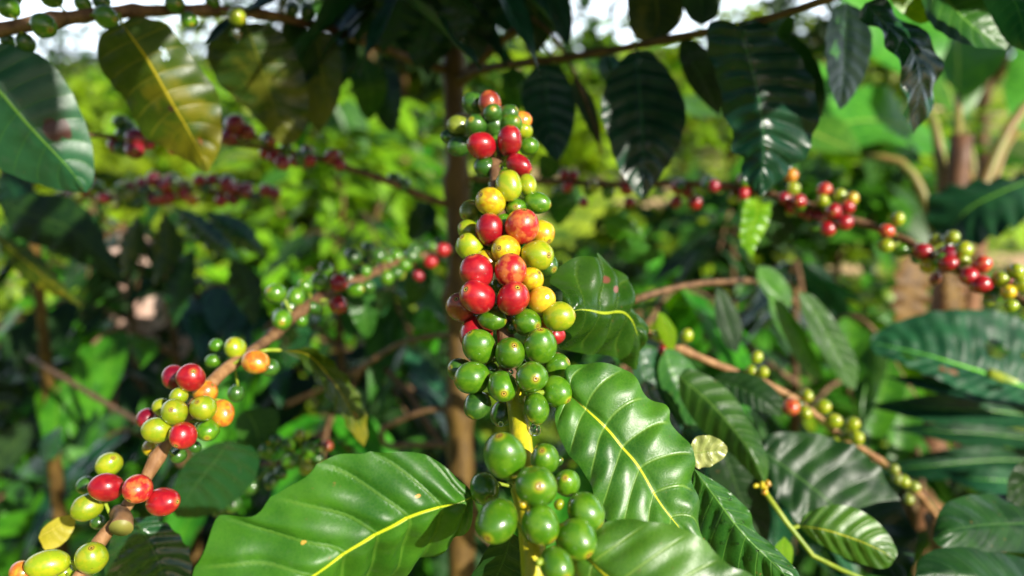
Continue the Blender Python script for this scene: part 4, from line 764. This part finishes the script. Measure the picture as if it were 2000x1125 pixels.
# boulders and clearing
def rockmat(name, a, b):
    g = G(name); ob = g.n('ShaderNodeTexCoord').outputs['Object']; n1 = g.noise(ob, 6, 6); c = g.mix(g.sm(n1, .35, .65), a, b)
    bp = g.n('ShaderNodeBump'); bp.inputs['Distance'].default_value = .02; g.l(n1, bp.inputs['Height'])
    p = g.pr(Base_Color=c, Roughness=.85, Normal=bp.outputs[0]); g.l(p.outputs[0], g.out.inputs[0]); return g.m
ROCK = rockmat('rock_pink_tan', (.42,.26,.20), (.62,.45,.36))
def boulder(px, py, y, r, label, sz=1.):
    x = at(px, y); mb = MB(); vs, fs = sphere_pts(1, 24, 16, px)
    c = P(px, py, y)
    vs = [c+V((v.x*r, v.y*r, v.z*r*sz))*(1+.35*mnoise.noise(v*1.4+V((px, 0, 0)))+.12*mnoise.noise(v*4)) for v in vs]
    lo_ = c.z-r*sz; g0 = hgt(c.x, c.y)
    if lo_ > g0: vs = [V((p.x, p.y, p.z if p.z > c.z-.3*r else p.z-(lo_-g0+.1)*min(1, (c.z-.3*r-p.z)/(.5*r)))) for p in vs]
    mb.add(vs, fs); o = mb.build('boulder', ROCK); o['label'] = label; o['category'] = 'boulder'; o['group'] = 'pale boulders at the left'
boulder(262, 520, 2.5, .085, 'larger pale pinkish boulder rising over the green weeds on the left', 1.5)
boulder(355, 590, 2.3, .06, 'smaller pale tan boulder between the pinkish boulder and the lower left branch', 1.1)
# weeds: one mass nobody could count
mb = MB(); rs = random.Random(4)
for _ in range(3800):
    y = 1.25+3.2*rs.random()**1.3; px = rs.uniform(-150, 2150); x = at(px, y)
    top = .62+.30*mnoise.noise(V((x*1.1, y*1.1, 9)))+(.22 if px < 420 else 0)+(-.05 if 450 < px < 900 else 0)
    z = hgt(x, y)+top*rs.random()**.6; ln = rs.uniform(.09, .19)
    gleaf(mb, V((x, y, z)), V((rs.uniform(-1, 1), rs.uniform(-1, 1), rs.uniform(-.2, .9))), V((rs.uniform(-.6, .6), -.8, 1)), ln, ln*.42, rs.uniform(.1, .6), .2, 4, 1)
for i in range(0, len(mb.f)):
    c_ = mb.v[mb.f[i][0]]; n_ = mnoise.noise(V((c_.x*2.2, c_.y*2.2, c_.z*2.2)))
    mb.mi[i] = 1 if n_ > .02 else (2 if n_ < -.33 else 0)
o = mb.build('weeds', [LM['weed'], LM['wood'], LM['bush']]); o['kind'] = 'stuff'; o['label'] = 'dense green weeds covering the ground behind the coffee tree'; o['category'] = 'weeds'
# ground, hillside
def groundmat():
    g = G('ground_hillside'); ob = g.n('ShaderNodeTexCoord').outputs['Object']
    n1 = g.noise(ob, .9, 5); n2 = g.noise(ob, 3.5, 5); n3 = g.noise(ob, .25, 4); n4 = g.noise(ob, 30, 4)
    c = g.mix(g.sm(n2, .38, .60), (.05,.14,.008), (.38,.50,.03))
    c = g.mix(g.sm(n1, .56, .62), c, (.70,.46,.28))
    c = g.mix(g.sm(n3, .52, .60), c, (.06,.12,.02))
    c = g.mix(g.math('MULTIPLY', n4, .3), c, (.08,.1,.02))
    bp = g.n('ShaderNodeBump'); bp.inputs['Distance'].default_value = .15; g.l(n2, bp.inputs['Height'])
    p = g.pr(Base_Color=c, Roughness=.9, Normal=bp.outputs[0]); p.inputs['Specular IOR Level'].default_value = .2; g.l(p.outputs[0], g.out.inputs[0]); return g.m
mb = MB(); rows = []; ys = []; y = -3.
while y < 75: ys.append(y); y += .12 if y < 6 else .12*(y/6)**1.1
for y in ys:
    W_ = 4+abs(y)*1.3
    for k in range(81):
        x = -W_+2*W_*k/80
        mb.v.append(V((x, y, hgt(x, y)))); mb.uv.append((0., 0.))
for i in range(len(ys)-1):
    for k in range(80): mb.f.append((i*81+k, i*81+k+1, (i+1)*81+k+1, (i+1)*81+k)); mb.mi.append(0)
g_ = mb.build('ground', groundmat(), None, V((0, 0, 0))); g_['kind'] = 'structure'
# ------------------------------------------------------------------ water drops
def drop(x, y, r, d, label=None, grp='water drops hanging on the plants', el=1.25):
    mb = MB(); c = P(x, y, d); rad = r/F*d; vs, fs = sphere_pts(el, 16, 12, 0)
    vs = [V((v.x*(1-.25*max(0, v.z/el)), v.y*(1-.25*max(0, v.z/el)), v.z))*rad for v in vs]
    mb.add([c+v for v in vs], fs); o = mb.build('water_drop', WATER, None, c); o['category'] = 'water drop'
    o['label'] = label or 'tiny clear water drop hanging under a cherry'
    o['group'] = grp
drop(1045, 838, 12, .279, 'large clear water drop hanging under a green cherry, right of the yellow stem', el=1.15)
for (x, y, d, lb_) in [(978,827,.290,'small clear drop under the dark green cherry left of the yellow stem'),(1098,794,.286,'small clear drop under the cherry with the orange tip'),(998,726,.284,'tiny drop between the two middle green cherries')]:
    drop(x, y, 5, d, lb_)
from mathutils.bvhtree import BVHTree
def beads(o, pix, r, lb_, grp):
    vs = [v.co+wloc(o) for v in o.data.vertices]; bv = BVHTree.FromPolygons(vs, [tuple(p.vertices) for p in o.data.polygons])
    for (x, y) in pix:
        dv = (P(x, y, 1)-CAM).normalized(); hit, nn_, _i, _d = bv.ray_cast(CAM, dv)
        if hit is None: continue
        if nn_.dot(dv) > 0: nn_ = -nn_
        rr = r*random.uniform(.6, 1.3); v_, f_ = sphere_pts(.55, 14, 10, 0); q = nn_.to_track_quat('Z', 'Y').to_matrix()
        mb = MB(); mb.add([hit+q @ (v*rr)+nn_*rr*.2 for v in v_], f_); d_ = mb.build('water_drop', WATER, None, hit)
        d_['label'] = lb_; d_['category'] = 'water drop'; d_['group'] = grp
beads(WETLEAF, [(1415,1020),(1432,1035),(1412,1060),(1385,985),(1425,975),(1440,1062),(1465,1090),(1395,1030),(1375,1010),(1450,1020),(1480,1075),(1490,1100),(1370,960),(1405,1000)], .0009, 'tiny round water bead on the wet green leaf behind the glossy leaves', 'water beads on the wet leaf')
print('cherries', NC, 'tree parts', len(tree.children_recursive))
